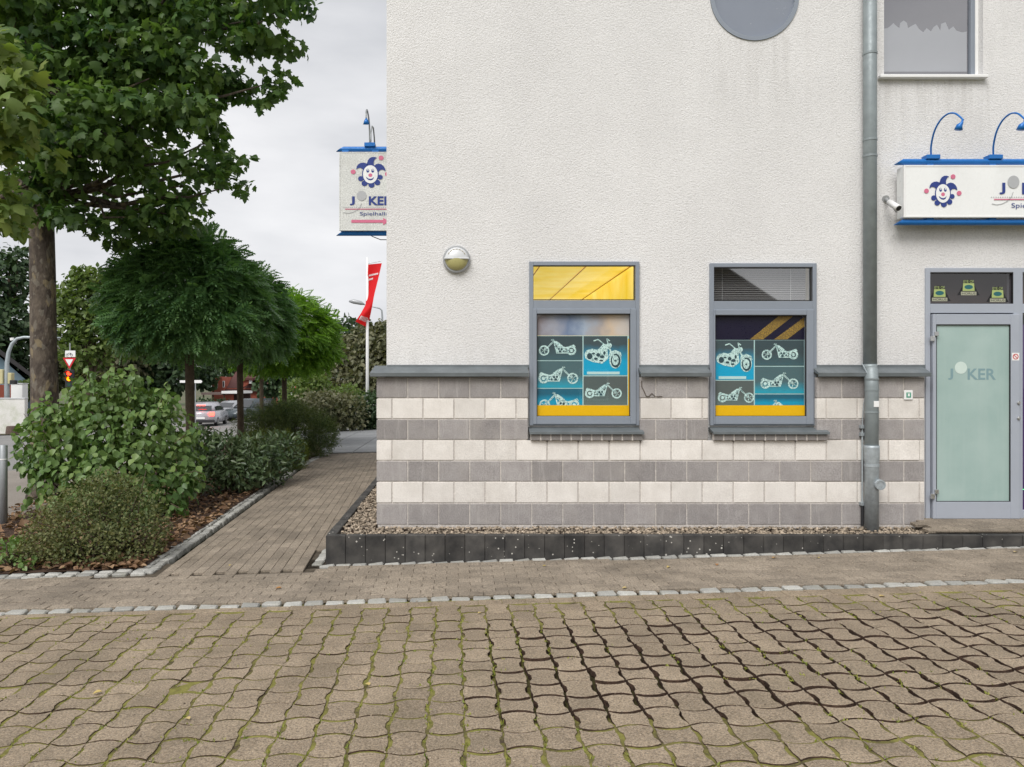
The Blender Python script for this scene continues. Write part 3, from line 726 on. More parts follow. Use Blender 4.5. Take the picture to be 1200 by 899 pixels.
# ---- plinth of split blocks
pl = MB()
segs = []                                                   # plinth spans x range minus windows and door
px1 = X(1084, YP)
pl.box(PLX + .012, px1 - .004, YP + .0065, YP + .085, .10, Z(515.7, YP) - .02)   # mortar bed below the window sills
zr = [Z(v, YP) for v in (442.4, 466.7, 491.2, 515.7, 540.1, 564.7, 589.9, 615.4)]
v1 = (X(619.5, YP), X(749.5, YP)); v2 = (X(830.5, YP), X(956.5, YP))
for a, b in ((PLX + .012, v1[0] - .012), (v1[1] + .012, v2[0] - .012), (v2[1] + .012, px1 - .004)):
    pl.box(a, b, YP + .0065, YP + .085, zr[3] - .02, zr[0])
pl.box(PLX + .012, PLX + .09, YP + .12, yb - .1, .10, zr[0])
plinth = pl.build('plinth', M['mortar'], bld)
BW, JT = 0.3105, 0.012
cache = {}
def block(x0, x1, z0, z1, mat, side=None):
    if x1 - x0 < .02: return
    key = (round(x1 - x0, 3), round(z1 - z0, 3), mat.name, side)
    if key not in cache:
        w, h = (x1 - x0) / 2, (z1 - z0) / 2
        cache[key] = MB().box(-w, w, 0, .05, -h, h, .004).mesh('block'); cache[key].materials.append(mat)
    o = bpy.data.objects.new('block', cache[key]); C.objects.link(o); o.parent = plinth
    o.matrix_parent_inverse = bld.matrix_basis.inverted() @ Matrix.Identity(4) if False else Matrix.Identity(4)
    base = bld.matrix_basis.inverted()
    loc = Matrix.Translation(((x0 + x1) / 2, YP + random.gauss(0, .0012), (z0 + z1) / 2)) @ Matrix.Rotation(random.gauss(0, .002), 4, 'Z')
    # plinth keeps world coordinates through its own parent inverse
    o.matrix_basis = loc
def row_span(r):                                            # parts of a course that windows leave free
    if r >= 3: return [(PLX, px1)]
    return [(PLX, v1[0]), (v1[1], v2[0]), (v2[1], px1)]
for r in range(7):
    z1_, z0_ = zr[r], zr[r + 1]; grey = r % 2 == 0
    off = 0 if grey else BW * .5
    for a, b in row_span(r):
        k0 = -1
        x = PLX - (BW - off) if not grey else PLX - BW
        while x < b:
            xa, xb = max(x, a), min(x + BW, b)
            if xb - xa > .03:
                ga = JT / 2 if xa > PLX + .001 else 0
                block(xa + ga, xb - JT / 2, z0_ + JT / 2, z1_ - JT / 2, M['block_grey'] if grey else M['block_white'])
            x += BW
# side face of the plinth (runs back along the path)
sb = {0: MB().box(0, .05, -.15, .15, -.1, .1, .004).mesh('block'), 1: MB().box(0, .05, -.15, .15, -.1, .1, .004).mesh('block')}
sb[0].materials.append(M['block_grey']); sb[1].materials.append(M['block_white'])
for r in range(7):
    for k in range(30):
        y = YP + .21 + k * .3105 + (.155 if r % 2 else 0)
        if y > yb - .2: continue
        o = bpy.data.objects.new('block', sb[r % 2]); C.objects.link(o); o.parent = plinth
        o.matrix_basis = Matrix.Translation((PLX, y, (zr[r] + zr[r + 1]) / 2))

# ---- sloping zinc ledge on top of the plinth
def ledge(x0, x1, capl=0.0):
    y0 = YP - .065
    prof = [(YW + .02, Z(428.5, YW)), (y0, Z(437, y0)), (y0 + .004, Z(441.2, y0)), (y0 + .014, Z(441.4, y0)), (y0 + .018, Z(438.8, y0)), (YW + .02, Z(433.5, YW))]
    m_ = MB(); n = len(prof)
    m_.v = [(x0 - (capl if p[0] < YW else 0), *p) for p in prof] + [(x1, *p) for p in prof]
    m_.f = [tuple(range(n))[::-1], tuple(range(n, 2 * n))] + [(i, (i + 1) % n, n + (i + 1) % n, n + i) for i in range(n)]
    return m_.build('ledge', M['zinc'], bld)
ledge(PLX - .03, X(619, YP), 0.03); ledge(X(749.5, YP), X(831.5, YP)); ledge(X(956, YP), X(1087, YP))
m_ = MB().box(WX - .155, WX + .01, YP + .02, yb, Z(441, YP), Z(436, YP)); m_.build('ledge', M['zinc'], bld)
# flashing upstand above the ledge
for a, b in ((WX + .003, X(620, YW)), (X(749, YW), X(831, YW)), (X(956, YW), X(1085, YW))):
    MB().box(a, b, YW - .012, YW + .01, Z(432, YW), Z(427.6, YW)).build('flashing', M['zinc'], bld)

# ---- windows
FY = YW - .032
def bar(mb, x0, x1, z0, z1, y0=FY, y1=FY + .09, ch=.003): return mb.box(x0, x1, y0, y1, z0, z1, ch)
def frame_rect(mb, x0, x1, z0, z1, w, y0, y1, ch=.003, wb=None, wt=None, wr=None):
    wb = wb or w; wt = wt or w; wr = wr or w
    mb.box(x0, x0 + w, y0, y1, z0, z1, ch); mb.box(x1 - wr, x1, y0, y1, z0, z1, ch)
    mb.box(x0 + w - .0005, x1 - wr + .0005, y0 + .0007, y1 - .0007, z0, z0 + wb, ch); mb.box(x0 + w - .0005, x1 - wr + .0005, y0 + .0007, y1 - .0007, z1 - wt, z1, ch); return mb
def window(r, upper, lower, zsplit, zsash):
    win = empty('window', ((r[0] + r[1]) / 2, FY, r[2]), None, None)
    win.parent = bld; win.matrix_parent_inverse = bld.matrix_basis.inverted()
    x0, x1, z0, z1 = r
    fb = MB(); frame_rect(fb, x0, x1, z0, z1, .040, FY, FY + .09)
    fb.box(x0 + .0395, x1 - .0395, FY + .001, FY + .088, zsash - .005, zsplit, .003)
    link('frame', fb.mesh(), M['frame'], win)
    sb_ = MB(); frame_rect(sb_, x0 + .034, x1 - .034, z0 + .012, zsash, lower[0] - x0 - .034, FY - .014, FY + .06, .005, wb=lower[2] - z0 - .012, wt=max(.03, zsash - lower[3]), wr=x1 - .034 - lower[1])
    link('sash', sb_.mesh(), M['frame'], win)
    g = MB(); frame_rect(g, lower[0] - .001, lower[1] + .001, lower[2] - .001, lower[3] + .001, .007, FY + .004, FY + .02, 0)
    frame_rect(g, upper[0] - .001, upper[1] + .001, upper[2] - .001, upper[3] + .001, .007, FY + .004, FY + .02, 0)
    link('gasket', g.mesh(), M['rubber'], win)
    link('pane', pane_mesh(lower[0], lower[1], lower[2], lower[3], FY + .022), M['glass'], win)
    link('pane', pane_mesh(upper[0], upper[1], upper[2], upper[3], FY + .022), M['glass_mirror'] if r is w2 else M['glass'], win)
    # sill sheet and the brick course beneath it
    xa, xb = x0 - .008, x1 + (.02 if r is w1 else .075)
    ys_ = YP - .06; s = MB(); pr = [(FY + .06, Z(499.5, FY)), (ys_, Z(506.5, ys_)), (ys_, Z(509, ys_)), (ys_ + .012, Z(509, ys_)), (ys_ + .014, Z(508, ys_)), (FY + .06, Z(504, FY))]
    s.v = [(xa, *p) for p in pr] + [(xb, *p) for p in pr]; n = 6
    s.f = [tuple(range(n))[::-1], tuple(range(n, 2 * n))] + [(i, (i + 1) % n, n + (i + 1) % n, n + i) for i in range(n)]
    link('sill', s.mesh(), M['zinc'], win)
    MB().box(xa + .014, xb - .014, YP - .031, YP + .02, Z(516, YP), Z(508.2, YP)).build('brick_bed', M['mortar'], win)
    nb = 11; wbk = (xb - xa - .02) / nb
    bm_ = MB().box(-wbk / 2 + .008, wbk / 2 - .008, 0, .06, -.031, .031, .003).mesh('sill_brick'); bm_.materials.append(M['sill_brick'])
    for k in range(nb):
        o = bpy.data.objects.new('sill_brick', bm_); C.objects.link(o); o.parent = win
        o.matrix_parent_inverse = win.matrix_basis.inverted() 
        o.matrix_basis = Matrix.Translation((xa + .01 + (k + .5) * wbk, YP - .036, Z(512.3, YP)))
    return win
def R_(a, b, c, d): return (X(a, FY), X(b, FY), Z(d, FY), Z(c, FY))
u1, l1 = R_(624.5, 743.5, 311.5, 351.5), R_(629, 738.5, 368, 488)
u2, l2 = R_(834.5, 951, 313.5, 352.5), R_(838, 945, 369.5, 488)
window(w1, u1, l1, Z(352, FY), Z(362, FY)); window(w2, u2, l2, Z(353, FY), Z(363, FY))

# yellow ceiling behind the first window's top light, room lighting put in as emission
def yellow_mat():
    m, n, l, p = nmat('yellow_glow_ceiling'); v = pos(n); sp = n.new('ShaderNodeSeparateXYZ'); l.new(v, sp.inputs[0])
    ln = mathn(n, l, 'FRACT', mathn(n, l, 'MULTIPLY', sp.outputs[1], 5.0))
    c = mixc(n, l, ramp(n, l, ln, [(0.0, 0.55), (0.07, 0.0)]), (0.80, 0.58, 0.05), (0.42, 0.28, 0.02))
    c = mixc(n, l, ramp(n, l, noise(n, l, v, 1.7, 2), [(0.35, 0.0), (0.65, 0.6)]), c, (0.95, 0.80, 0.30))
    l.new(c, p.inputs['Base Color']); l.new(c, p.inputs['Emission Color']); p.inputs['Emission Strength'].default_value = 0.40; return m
M['yceil'] = yellow_mat()
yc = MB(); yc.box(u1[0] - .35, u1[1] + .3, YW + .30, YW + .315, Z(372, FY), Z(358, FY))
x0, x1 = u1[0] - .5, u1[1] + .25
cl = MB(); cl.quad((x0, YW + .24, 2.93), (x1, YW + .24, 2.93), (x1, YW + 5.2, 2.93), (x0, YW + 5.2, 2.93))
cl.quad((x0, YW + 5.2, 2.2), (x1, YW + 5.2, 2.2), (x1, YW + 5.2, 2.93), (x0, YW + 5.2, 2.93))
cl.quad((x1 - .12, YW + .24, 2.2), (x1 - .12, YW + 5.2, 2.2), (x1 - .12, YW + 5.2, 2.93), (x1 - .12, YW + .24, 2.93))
link('glow_ceiling', cl.mesh(), M['yceil'], bld)
cb = MB()
for q in (.12, .62, 1.1, -.5): cb.tube([(u1[0] + q, YW + .30, 2.922), (u1[0] + q, YW + 5.1, 2.9265)], .007, 6)
cb.build('ceiling_rail', M['yellow'], bld)
# blinds behind the second window's top light
M['blind'] = mat_simple('blind_slats', (0.40, 0.39, 0.38), 0.6, 0, .06, 10, 0)
bl = empty('window_blind', ((u2[0] + u2[1]) / 2, YW + .12, u2[2]), 'pale slatted blind behind the top light of the window', 'blind')
z = u2[2] - .02
slm = MB().box(u2[0] - .01, u2[1] + .01, -.011, .011, -.0006, .0006).mesh('slat'); slm.materials.append(M['blind'])
while z < u2[3] + .02:
    inst('slat', slm, bl, bl.matrix_basis.inverted() @ Matrix.Translation((0, YW + .12, z)) @ Matrix.Rotation(R(38), 4, 'X')); z += .019
MB().tube([(u2[0] + .15, YW + .105, u2[2] - .03), (u2[0] + .15, YW + .105, u2[3] + .03)], .002, 5).build('cord', M['white'], bl)
MB().tube([(u2[1] - .15, YW + .105, u2[2] - .03), (u2[1] - .15, YW + .105, u2[3] + .03)], .002, 5).build('cord', M['white'], bl)

# ---- motorcycle posters in the windows
PY = FY + .046
def px_map(x0, x1, y0, y1):
    """unit square -> pixel box -> metres on the poster plane"""
    return lambda u, v: (X(x0 + (x1 - x0) * u, PY), Z(y1 - (y1 - y0) * v, PY))
def bike(parent, box, flip, y, sty=0):
    f0 = px_map(*box)
    f = (lambda u, v: f0(1 - u, v)) if flip else f0
    asp = (box[1] - box[0]) / (box[3] - box[2])
    def P_(pts): return [f(u, v) for u, v in pts]
    m1, m2 = MB(), MB()
    def rg(mb, u, v, r0, r1, n=22, dy=0):
        for k in range(n):
            a, b = 2 * math.pi * k / n, 2 * math.pi * (k + 1) / n
            mb.prism(P_([(u + r * math.cos(t) , v + r * asp * math.sin(t)) for r, t in ((r0, a), (r1, a), (r1, b), (r0, b))]), y - dy, y)
    fw, rw = (.145, .31), (.855, .31); rf_, rr2 = .135, .125
    rg(m1, *fw, rf_ * .72, rf_, dy=.001); rg(m1, *rw, rr2 * .58, rr2, dy=.001)
    rg(m1, *fw, 0.001, rf_ * .2, 10, .001); rg(m1, *rw, 0.001, rr2 * .36, 12, .001)
    for k in range(5):
        a = k * 1.2566
        m1.prism(P_(stroke(fw, (fw[0] + rf_ * .75 * math.cos(a), fw[1] + rf_ * .75 * asp * math.sin(a)), .018)), y - .001, y)
    def st(p, q, w, mb=m1, dy=.0013): mb.prism(P_(stroke(p, q, w)), y - dy, y)
    st(fw, (.385, .86), .022); st((fw[0] + .03, fw[1]), (.41, .84), .015)
    st((.345, .93), (.42, .86), .03); st((.33, .90), (.36, .97), .02); st((.39, .97), (.40, .86), .02)
    m1.prism(P_([(.39, .86), (.47, .86), (.56, .72), (.63, .60), (.60, .54), (.50, .56), (.44, .66)]), y - .0016, y)     # tank
    m1.prism(P_([(.60, .58), (.70, .50), (.80, .56), (.92, .66), (.97, .52), (.93, .52), (.86, .60), (.78, .47), (.70, .42), (.60, .48)]), y - .0016, y)
    st((.40, .82), (.47, .20), .028); st((.46, .17), (.80, .17), .07); st((.62, .55), (.85, .31), .03)
    m1.prism(P_([(.46, .50), (.52, .58), (.60, .52), (.68, .44), (.72, .30), (.66, .18), (.50, .18), (.44, .30)]), y - .0014, y)   # engine
    for (u, v, r) in ((.53, .40, .028), (.60, .38, .03), (.56, .25, .034), (.66, .27, .022)):
        m2.prism(P_([(u + r * math.cos(t), v + r * asp * math.sin(t)) for t in np.linspace(0, 6.0, 10)]), y - .0026, y - .0018)
    for a, b in (((.47, .48), (.55, .54)), ((.50, .20), (.68, .22)), ((.58, .48), (.66, .42)), ((.43, .72), (.52, .62))): st(a, b, .012, m2, .0027)
    link('motorcycle_print', m1.mesh(), M['mint_photo'], parent); link('motorcycle_shading', m2.mesh(), M['teal_dark'], parent)
def bike_big(parent, box, y):                                # cruiser seen three quarters from the front
    f = px_map(*box); m1, m2 = MB(), MB()
    def P_(pts): return [f(u, v) for u, v in pts]
    def el(mb, u, v, ru, rv, dy, n=24): mb.prism(P_([(u + ru * math.cos(t), v + rv * math.sin(t)) for t in np.linspace(0, 2 * math.pi, n, endpoint=False)]), y - dy, y - dy + .0009)
    def st(p, q, w, mb=m1, dy=.0016): mb.prism(P_(stroke(p, q, w)), y - dy, y)
    el(m1, .14, .46, .13, .17, .0012); el(m2, .14, .42, .07, .10, .0022)
    m1.prism(P_([(.02, .36), (.05, .56), (.20, .66), (.33, .62), (.44, .70), (.60, .62), (.62, .34), (.46, .18), (.20, .24)]), y - .0014, y)
    m1.prism(P_([(.36, .62), (.48, .80), (.60, .80), (.66, .66), (.52, .60)]), y - .002, y)
    el(m1, .80, .30, .155, .27, .0018); el(m2, .81, .28, .125, .22, .0026); el(m1, .80, .29, .085, .16, .0034); el(m2, .80, .29, .03, .05, .0042)
    m1.prism(P_([(.62, .40), (.66, .56), (.80, .62), (.94, .54), (.97, .40), (.90, .50), (.78, .54), (.68, .46)]), y - .0036, y - .002)
    st((.80, .30), (.62, .72), .045, m1, .0046); el(m1, .66, .76, .05, .075, .0046)
    st((.56, .74), (.36, .95), .03); st((.36, .95), (.24, .90), .035); st((.62, .78), (.58, .98), .03); st((.58, .98), (.66, .90), .03)
    for u, v, a, b in ((.36, .46, .05, .06), (.46, .40, .06, .05), (.30, .34, .05, .04), (.52, .52, .03, .06), (.24, .50, .04, .03), (.44, .28, .05, .03)): el(m2, u, v, a, b, .0024, 12)
    link('motorcycle_print', m1.mesh(), M['mint_photo'], parent); link('motorcycle_shading', m2.mesh(), M['teal_dark'], parent)
def panel(poster, a, b, c, d, ctop, cbot, mid):
    z0, z1 = Z(d, PY), Z(c, PY)
    return link('photo_panel', MB().box(X(a, PY), X(b, PY), PY - .003, PY, z0, z1).mesh(), mat_gradient('photo_background', ctop, cbot, z0, z1, mid), poster)
GD, GT, GB = (0.050, 0.080, 0.090), (0.075, 0.150, 0.165), (0.0, 0.33, 0.52)
def poster(x0, x1, y0, y1, label, lay_, yband, extra=None):
    p = empty('poster', (X((x0 + x1) / 2, PY), PY, Z(y1, PY)), label, 'poster')
    MB().box(X(x0, PY), X(x1, PY), PY + .0005, PY + .004, Z(yband + .3, PY), Z(y0, PY)).build('backing', M['mint'], p)
    MB().box(X(x0, PY), X(x1, PY), PY - .0105, PY - .009, Z(y1, PY), Z(yband, PY)).build('yellow_band', M['yellow'], p)
    for kind, (a, b, c, d), ct, cb_, mid, bx, flip in lay_:
        pn = panel(p, a, b, c, d, ct, cb_, mid)
        if kind == 'big': bike_big(pn, bx, PY - .0035)
        else: bike(pn, bx, flip, PY - .0035)
        if kind == 'big':
            MB().box(X(a + 4, PY), X(b - 9, PY), PY - .005, PY - .0035, Z(d - .8, PY), Z(d - 4, PY)).build('caption_strip', M['mint'], pn)
    return p
pA = poster(629, 738.5, 393.5, 488.5, 'poster of five mint tinted chopper photos with the large cruiser in its right column', [
    ('side', (629, 682.5, 394, 422), GD, (0.05, 0.12, 0.14), .35, (631, 676, 397, 417), False),
    ('side', (629, 682.5, 423.2, 454.5), GT, (0.01, 0.38, 0.52), .28, (630, 678, 429, 450), True),
    ('side', (629, 682.5, 455.6, 474.4), (0.01, 0.13, 0.20), GB, .5, (631, 680, 459, 482), False),
    ('big', (683.8, 735, 394, 439.6), (0.06, 0.09, 0.10), (0.0, 0.38, 0.62), .62, (684.5, 730, 396, 433), False),
    ('side', (683.8, 735, 441, 474.4), (0.10, 0.13, 0.125), (0.13, 0.19, 0.18), .3, (684.5, 729, 448, 467), True)], 475)
MB().box(X(736, PY), X(738, PY), PY - .001, PY, Z(475, PY), Z(397, PY)).build('side_strip', M['yellow'], pA)
pB = poster(838, 945, 398.5, 488.5, 'poster of five mint tinted chopper photos with the large cruiser in its left column', [
    ('big', (838, 883.2, 398.8, 445), (0.06, 0.09, 0.10), (0.0, 0.38, 0.62), .62, (839, 883, 401, 437), False),
    ('side', (838, 883.2, 446.2, 474.6), (0.10, 0.13, 0.125), (0.13, 0.19, 0.18), .3, (840, 884, 453, 472), True),
    ('side', (884.6, 942, 398.8, 428.6), GD, (0.05, 0.12, 0.14), .35, (892, 936, 402, 422), False),
    ('side', (884.6, 942, 429.8, 461), GT, (0.01, 0.38, 0.52), .28, (890, 936, 436, 456), True),
    ('side', (884.6, 942, 462.2, 474.6), (0.01, 0.13, 0.20), GB, .5, (892, 936, 468, 490), False)], 475)
# dark header with two slanting dotted yellow bands
hd = empty('window_banner', (X(890, PY), PY, Z(398, PY)), 'dark navy window banner with two slanting yellow bands above the posters', 'banner')
MB().box(X(838, PY), X(945, PY), PY, PY + .003, Z(398.2, PY), Z(369.5, PY)).build('banner_sheet', M['poster_navy'], hd)
def dotted():
    m, n, l, p = nmat('dotted_yellow'); v = pos(n); vo = n.new('ShaderNodeTexVoronoi'); vo.inputs['Scale'].default_value = 95; vo.inputs['Randomness'].default_value = .1; l.new(v, vo.inputs['Vector'])
    l.new(mixc(n, l, ramp(n, l, vo.outputs['Distance'], [(.38, 0.0), (.48, 1.0)]), (.72, .46, .05), (.16, .10, .03)), p.inputs['Base Color']); return m
M['dots'] = dotted()
for pts in ([(878.5, 398), (894, 398), (930, 370), (913, 370)], [(907, 398), (922, 398), (944.8, 381), (944.8, 370)]):
    MB().prism([(X(a, PY), Z(b, PY)) for a, b in pts], PY - .002, PY - .0004).build('yellow_band', M['dots'], hd)
# soft coloured strip above the first poster
def pastel():
    m, n, l, p = nmat('pastel_print'); v = pos(n); sp = n.new('ShaderNodeSeparateXYZ'); l.new(v, sp.inputs[0])
    k = n.new('ShaderNodeMapRange'); l.new(sp.outputs[0], k.inputs[0]); k.inputs[1].default_value = l1[0]; k.inputs[2].default_value = l1[1]
    f = mathn(n, l, 'ADD', k.outputs[0], mathn(n, l, 'MULTIPLY', mathn(n, l, 'SUBTRACT', noise(n, l, v, 9, 2), .5), .25))
    c = ramp(n, l, f, [(0, (.26, .21, .21)), (.18, (.36, .37, .43)), (.36, (.17, .23, .36)), (.52, (.38, .45, .55)), (.66, (.42, .38, .37)), (.80, (.66, .52, .38)), (1.0, (.62, .58, .55))])
    l.new(c, p.inputs['Base Color']); p.inputs['Roughness'].default_value = .4; return m
sb2 = empty('window_banner', (X(684, PY), PY, Z(393, PY)), 'blurred pastel coloured strip above the poster in the window with the yellow top light', 'banner')
MB().box(X(629, PY), X(738.5, PY), PY, PY + .003, Z(393.3, PY), Z(367, PY)).build('banner_sheet', pastel(), sb2)

# ---- round window
rw = empty('round_window', (rc[0], YW, rc[1]), None, None); rw.parent = bld; rw.matrix_parent_inverse = bld.matrix_basis.inverted()
ring(MB(), rc[0], rc[1], rr_ - .042, rr_ - .001, YW - .012, YW + .05, 48).build('frame', M['frame'], rw)
MB().prism(circ(rc[0], rc[1], rr_ - .04, 48), YW + .02, YW + .028).build('pane', mat_simple('frosted_grey', (.21, .235, .285), .18, 0, .10, 2, 0, .9), rw)
# ---- upper window with a frosted skyline film
uw = empty('upper_window', ((wu[0] + wu[1]) / 2, YW, wu[2]), None, None); uw.parent = bld; uw.matrix_parent_inverse = bld.matrix_basis.inverted()
UY = YW + .07
ux0, ux1 = X(1031, UY), X(1143, UY)
fb = MB(); frame_rect(fb, ux0, ux1, wu[2] + .015, wu[3] - .01, .045, UY, UY + .07); link('frame', fb.mesh(), M['frame'], uw)
MB().box(ux1 - .004, wu[1] - .002, UY - .005, UY + .06, wu[2] + .015, wu[3]).build('reveal_lining', M['white'], uw)
MB().box(wu[0] + .0, ux0 + .004, UY - .005, UY + .06, wu[2] + .015, wu[3]).build('reveal_lining', M['white'], uw)
link('pane', pane_mesh(ux0 + .04, ux1 - .04, wu[2] + .05, wu[3] - .05, UY + .03), M['glass_mirror'], uw)
pts = [(1034, 84), (1034, 34), (1040, 33), (1043, 31), (1047, 27), (1051, 31), (1054, 33), (1055, 27), (1059, 24), (1063, 27), (1064, 33), (1069, 30), (1073, 28), (1077, 34), (1082, 38), (1086, 33), (1091, 37), (1094, 32), (1098, 29),
       (1102, 36), (1103, 28), (1108, 26), (1112, 35), (1117, 31), (1121, 36), (1127, 38), (1133, 37), (1133, 84)]
MB().prism([(X(a, UY + .04), Z(b, UY + .04)) for a, b in pts], UY + .040, UY + .043).build('skyline_film', mat_simple('frost_film', (.40, .405, .43), .5, 0, .05, 5, 0), uw)
MB().box(ux0 + .04, ux1 - .04, UY + .046, UY + .05, wu[2] + .05, wu[3] - .05).build('curtain', mat_simple('grey_curtain', (.13, .122, .14), .8, 0, .1, 4, 0), uw)
MB().box(X(1032, YW - .06), X(1159, YW - .06), YW - .06, YW + .10, wu[2] - .022, wu[2] + .012, .006).build('sill', M['white'], uw)

# ---- door
DY = YW - .02
door = empty('door', (X(1140, DY), DY, .262), None, None); door.parent = bld; door.matrix_parent_inverse = bld.matrix_basis.inverted()
df = MB(); x0, x1 = X(1085, DY), X(1293, DY); zt_, zb_ = Z(314, DY), .262
xs1, xs2 = X(1188, DY), X(1199, DY)
df.box(x0, X(1090.5, DY), DY, DY + .10, zb_, zt_, .004); df.box(xs1 + .0, xs2, DY + .002, DY + .10, zb_, zt_, .004)
df.box(x0 + .046, x1, DY + .003, DY + .099, zt_ - .045, zt_, .004); df.box(x0 + .046, x1, DY + .003, DY + .099, Z(367, DY), Z(356, DY), .004)
df.box(x1 - .05, x1, DY, DY + .10, zb_, zt_, .004); df.box(xs2, x1, DY + .003, DY + .09, zb_, zb_ + .12, .004)
df.build('frame', M['door_paint'], door)
lf = MB(); lx0, lx1, lz0, lz1 = X(1091.5, DY), X(1195.5, DY - .03), .300, Z(368.5, DY)
gx0, gx1, gz0, gz1 = X(1097.5, DY - .03), X(1184.5, DY - .03), Z(588, DY - .03), Z(380.5, DY - .03)
lf.box(lx0, gx0, DY - .03, DY + .03, lz0, lz1, .005); lf.box(gx1, lx1, DY - .03, DY + .03, lz0, lz1, .005)
lf.box(gx0 - .001, gx1 + .001, DY - .029, DY + .029, lz0, gz0, .005); lf.box(gx0 - .001, gx1 + .001, DY - .029, DY + .029, gz1, lz1, .005)
lf.build('leaf', M['door_paint'], door)
g = MB(); frame_rect(g, gx0 - .001, gx1 + .001, gz0 - .001, gz1 + .001, .006, DY - .027, DY, 0); g.build('gasket', M['rubber'], door)
def frost():
    m, n, l, p = nmat('frosted_door_glass'); v = pos(n)
    c = mixc(n, l, ramp(n, l, noise(n, l, v, 1.6, 5), [(.3, 0.0), (.7, 1.0)]), (.27, .385, .36), (.375, .485, .455))
    mpn = n.new('ShaderNodeMapping'); mpn.inputs['Scale'].default_value = (9, 9, .6); l.new(v, mpn.inputs['Vector'])
    c = mixc(n, l, ramp(n, l, noise(n, l, mpn.outputs[0], 1.4, 5), [(.5, 0.0), (.75, .3)]), c, (.42, .51, .48))
    l.new(c, p.inputs['Base Color']); p.inputs['Roughness'].default_value = .32; return m
M['frost'] = frost()
MB().box(gx0, gx1, DY - .012, DY - .004, gz0, gz1).build('glass', M['frost'], door)
ft = mat_print('frosted_lettering', (.20, .31, .33), .4); fl = mat_print('frosted_pale', (.56, .66, .61), .4)
GY = DY - .0135
lt = MB()
link('lettering', text_mesh('J', X(1111, GY), X(1117, GY), Z(438.5, GY), 13 * YW / FPX, GY, .02), ft, door)
link('lettering', text_mesh('KER', X(1134, GY), X(1167, GY), Z(438.5, GY), 13 * YW / FPX, GY, .02), ft, door)
MB().prism(circ(X(1126, GY), Z(431, GY), .062, 20), GY - .0006, GY).build('balloon_print', fl, door)
for zz in (396, 580):
    for dx in (0, 1): MB().box(X(1088 + dx * 4.5, DY), X(1092.3 + dx * 4.5, DY), DY - .05, DY - .028 + .0, Z(zz + 4 - dx * 6, DY), Z(zz - 2 - dx * 5, DY), .003).build('hinge', M['chrome'], door)
for zz in (472, 490):
    kb = MB(); kb.tube([(X(1191, DY), DY - .031, Z(zz, DY)), (X(1191, DY), DY - .04, Z(zz, DY)), (X(1191, DY), DY - .047, Z(zz, DY))], [.018, .018, .013], 14); kb.build('lock', M['chrome'], door)
# top light with three badges
link('pane', pane_mesh(X(1089, DY), xs1 + .01, Z(356.5, DY), zt_ - .04, DY + .03), mat_glass('dark_tinted', (.6, .55, .55), .10), door)
g = MB(); frame_rect(g, X(1088.5, DY), xs1 + .002, Z(356.5, DY), zt_ - .043, .008, DY + .006, DY + .03, 0); g.build('gasket', M['rubber'], door)
MB().box(x0, x1, DY + .22, DY + .23, Z(367, DY), zt_).build('lobby_ceiling', mat_simple('brown_lobby', (.11, .075, .065), .7, 0, .3, 3, 0), door)
BY = DY + .028
bk_, yg, dk = mat_print('badge_black', (.012, .012, .014)), mat_print('badge_green', (.36, .44, .16)), mat_print('badge_teal', (.02, .12, .13))
for cx_, cy_ in ((1101, 344), (1135, 337), (1169, 345)):
    def q(pts): return [(X(cx_ + a, BY), Z(cy_ + b, BY)) for a, b in pts]
    bd = MB().prism(q([(-13, 9), (13, 9), (3, -9), (-3, -9)]), BY - .0008, BY).build('badge', bk_, door)
    MB().prism(q([(-7, 4), (7, 4), (6.4, -5), (-6.4, -5)]), BY - .0016, BY - .001).build('badge_plate', yg, door)
    MB().prism([(X(cx_ + 5 * math.cos(t), BY), Z(cy_ - 0.5 - 2.6 * math.sin(t), BY)) for t in np.linspace(0, 6.28, 14, endpoint=False)], BY - .0024, BY - .0018).build('badge_eye', dk, door)
    MB().prism(q([(-9, 9), (9, 9), (9, 5), (-9, 5)]), BY - .0022, BY - .0012).build('badge_ribbon', mat_print('badge_pale', (.40, .40, .30)), door)
    link('badge_text', text_mesh('EYE OF', X(cx_ - 6, BY), X(cx_ + 6, BY), Z(cy_ - 7, BY), 3 * YW / FPX, BY - .0026), yg, door)
    link('badge_text', text_mesh('HORUS', X(cx_ - 8, BY), X(cx_ + 8, BY), Z(cy_ + 7, BY), 2.6 * YW / FPX, BY - .0034), bk_, door)
# side panel right of the leaf with purple film and a green glowing line
link('side_pane', pane_mesh(xs2, x1 - .05, zb_ + .12, Z(367, DY), DY + .03), M['glass'], door)
MB().box(xs2, x1 - .05, DY + .045, DY + .05, zb_ + .12, Z(380, DY)).build('purple_film', mat_print('purple_film', (.055, .012, .13)), door)
link('side_pane', pane_mesh(xs2, x1 - .05, Z(356, DY), zt_ - .045, DY + .03), M['glass'], door)
mg = MB(); mg.tube([(xs2 + .002, DY + .040, Z(553, DY)), (xs2 + .02, DY + .040, Z(574, DY)), (xs2 + .12, DY + .040, Z(575, DY))], .004, 6); mg.build('green_neon', mat_emit('green_neon', (.1, .9, .25), 1.5), door)
# threshold paving
th = tag(sheet('doorstep', X(1084, 7.4), 7.0, KF + .095, YW + .2, 12, 2, .25, M['sand_joint'], fz=lambda x, y: -.012 + .09 * (y - KF)), kind='structure')
stp = []
for i in range(0, 16):
    for j in range(0, 5):
        x, y = X(1095, 7.4) + i * .2 + (j % 2) * .1 - .06, KF + .155 + j * .1005
        if x < 6.8: inst('brick', BK, th, Matrix.Translation((x, y, .254 + .09 * (y - KF) + random.gauss(0, .001))) @ Matrix.Rotation(.09, 4, 'X') @ Matrix.Rotation(random.gauss(0, .01), 4, 'Z'))

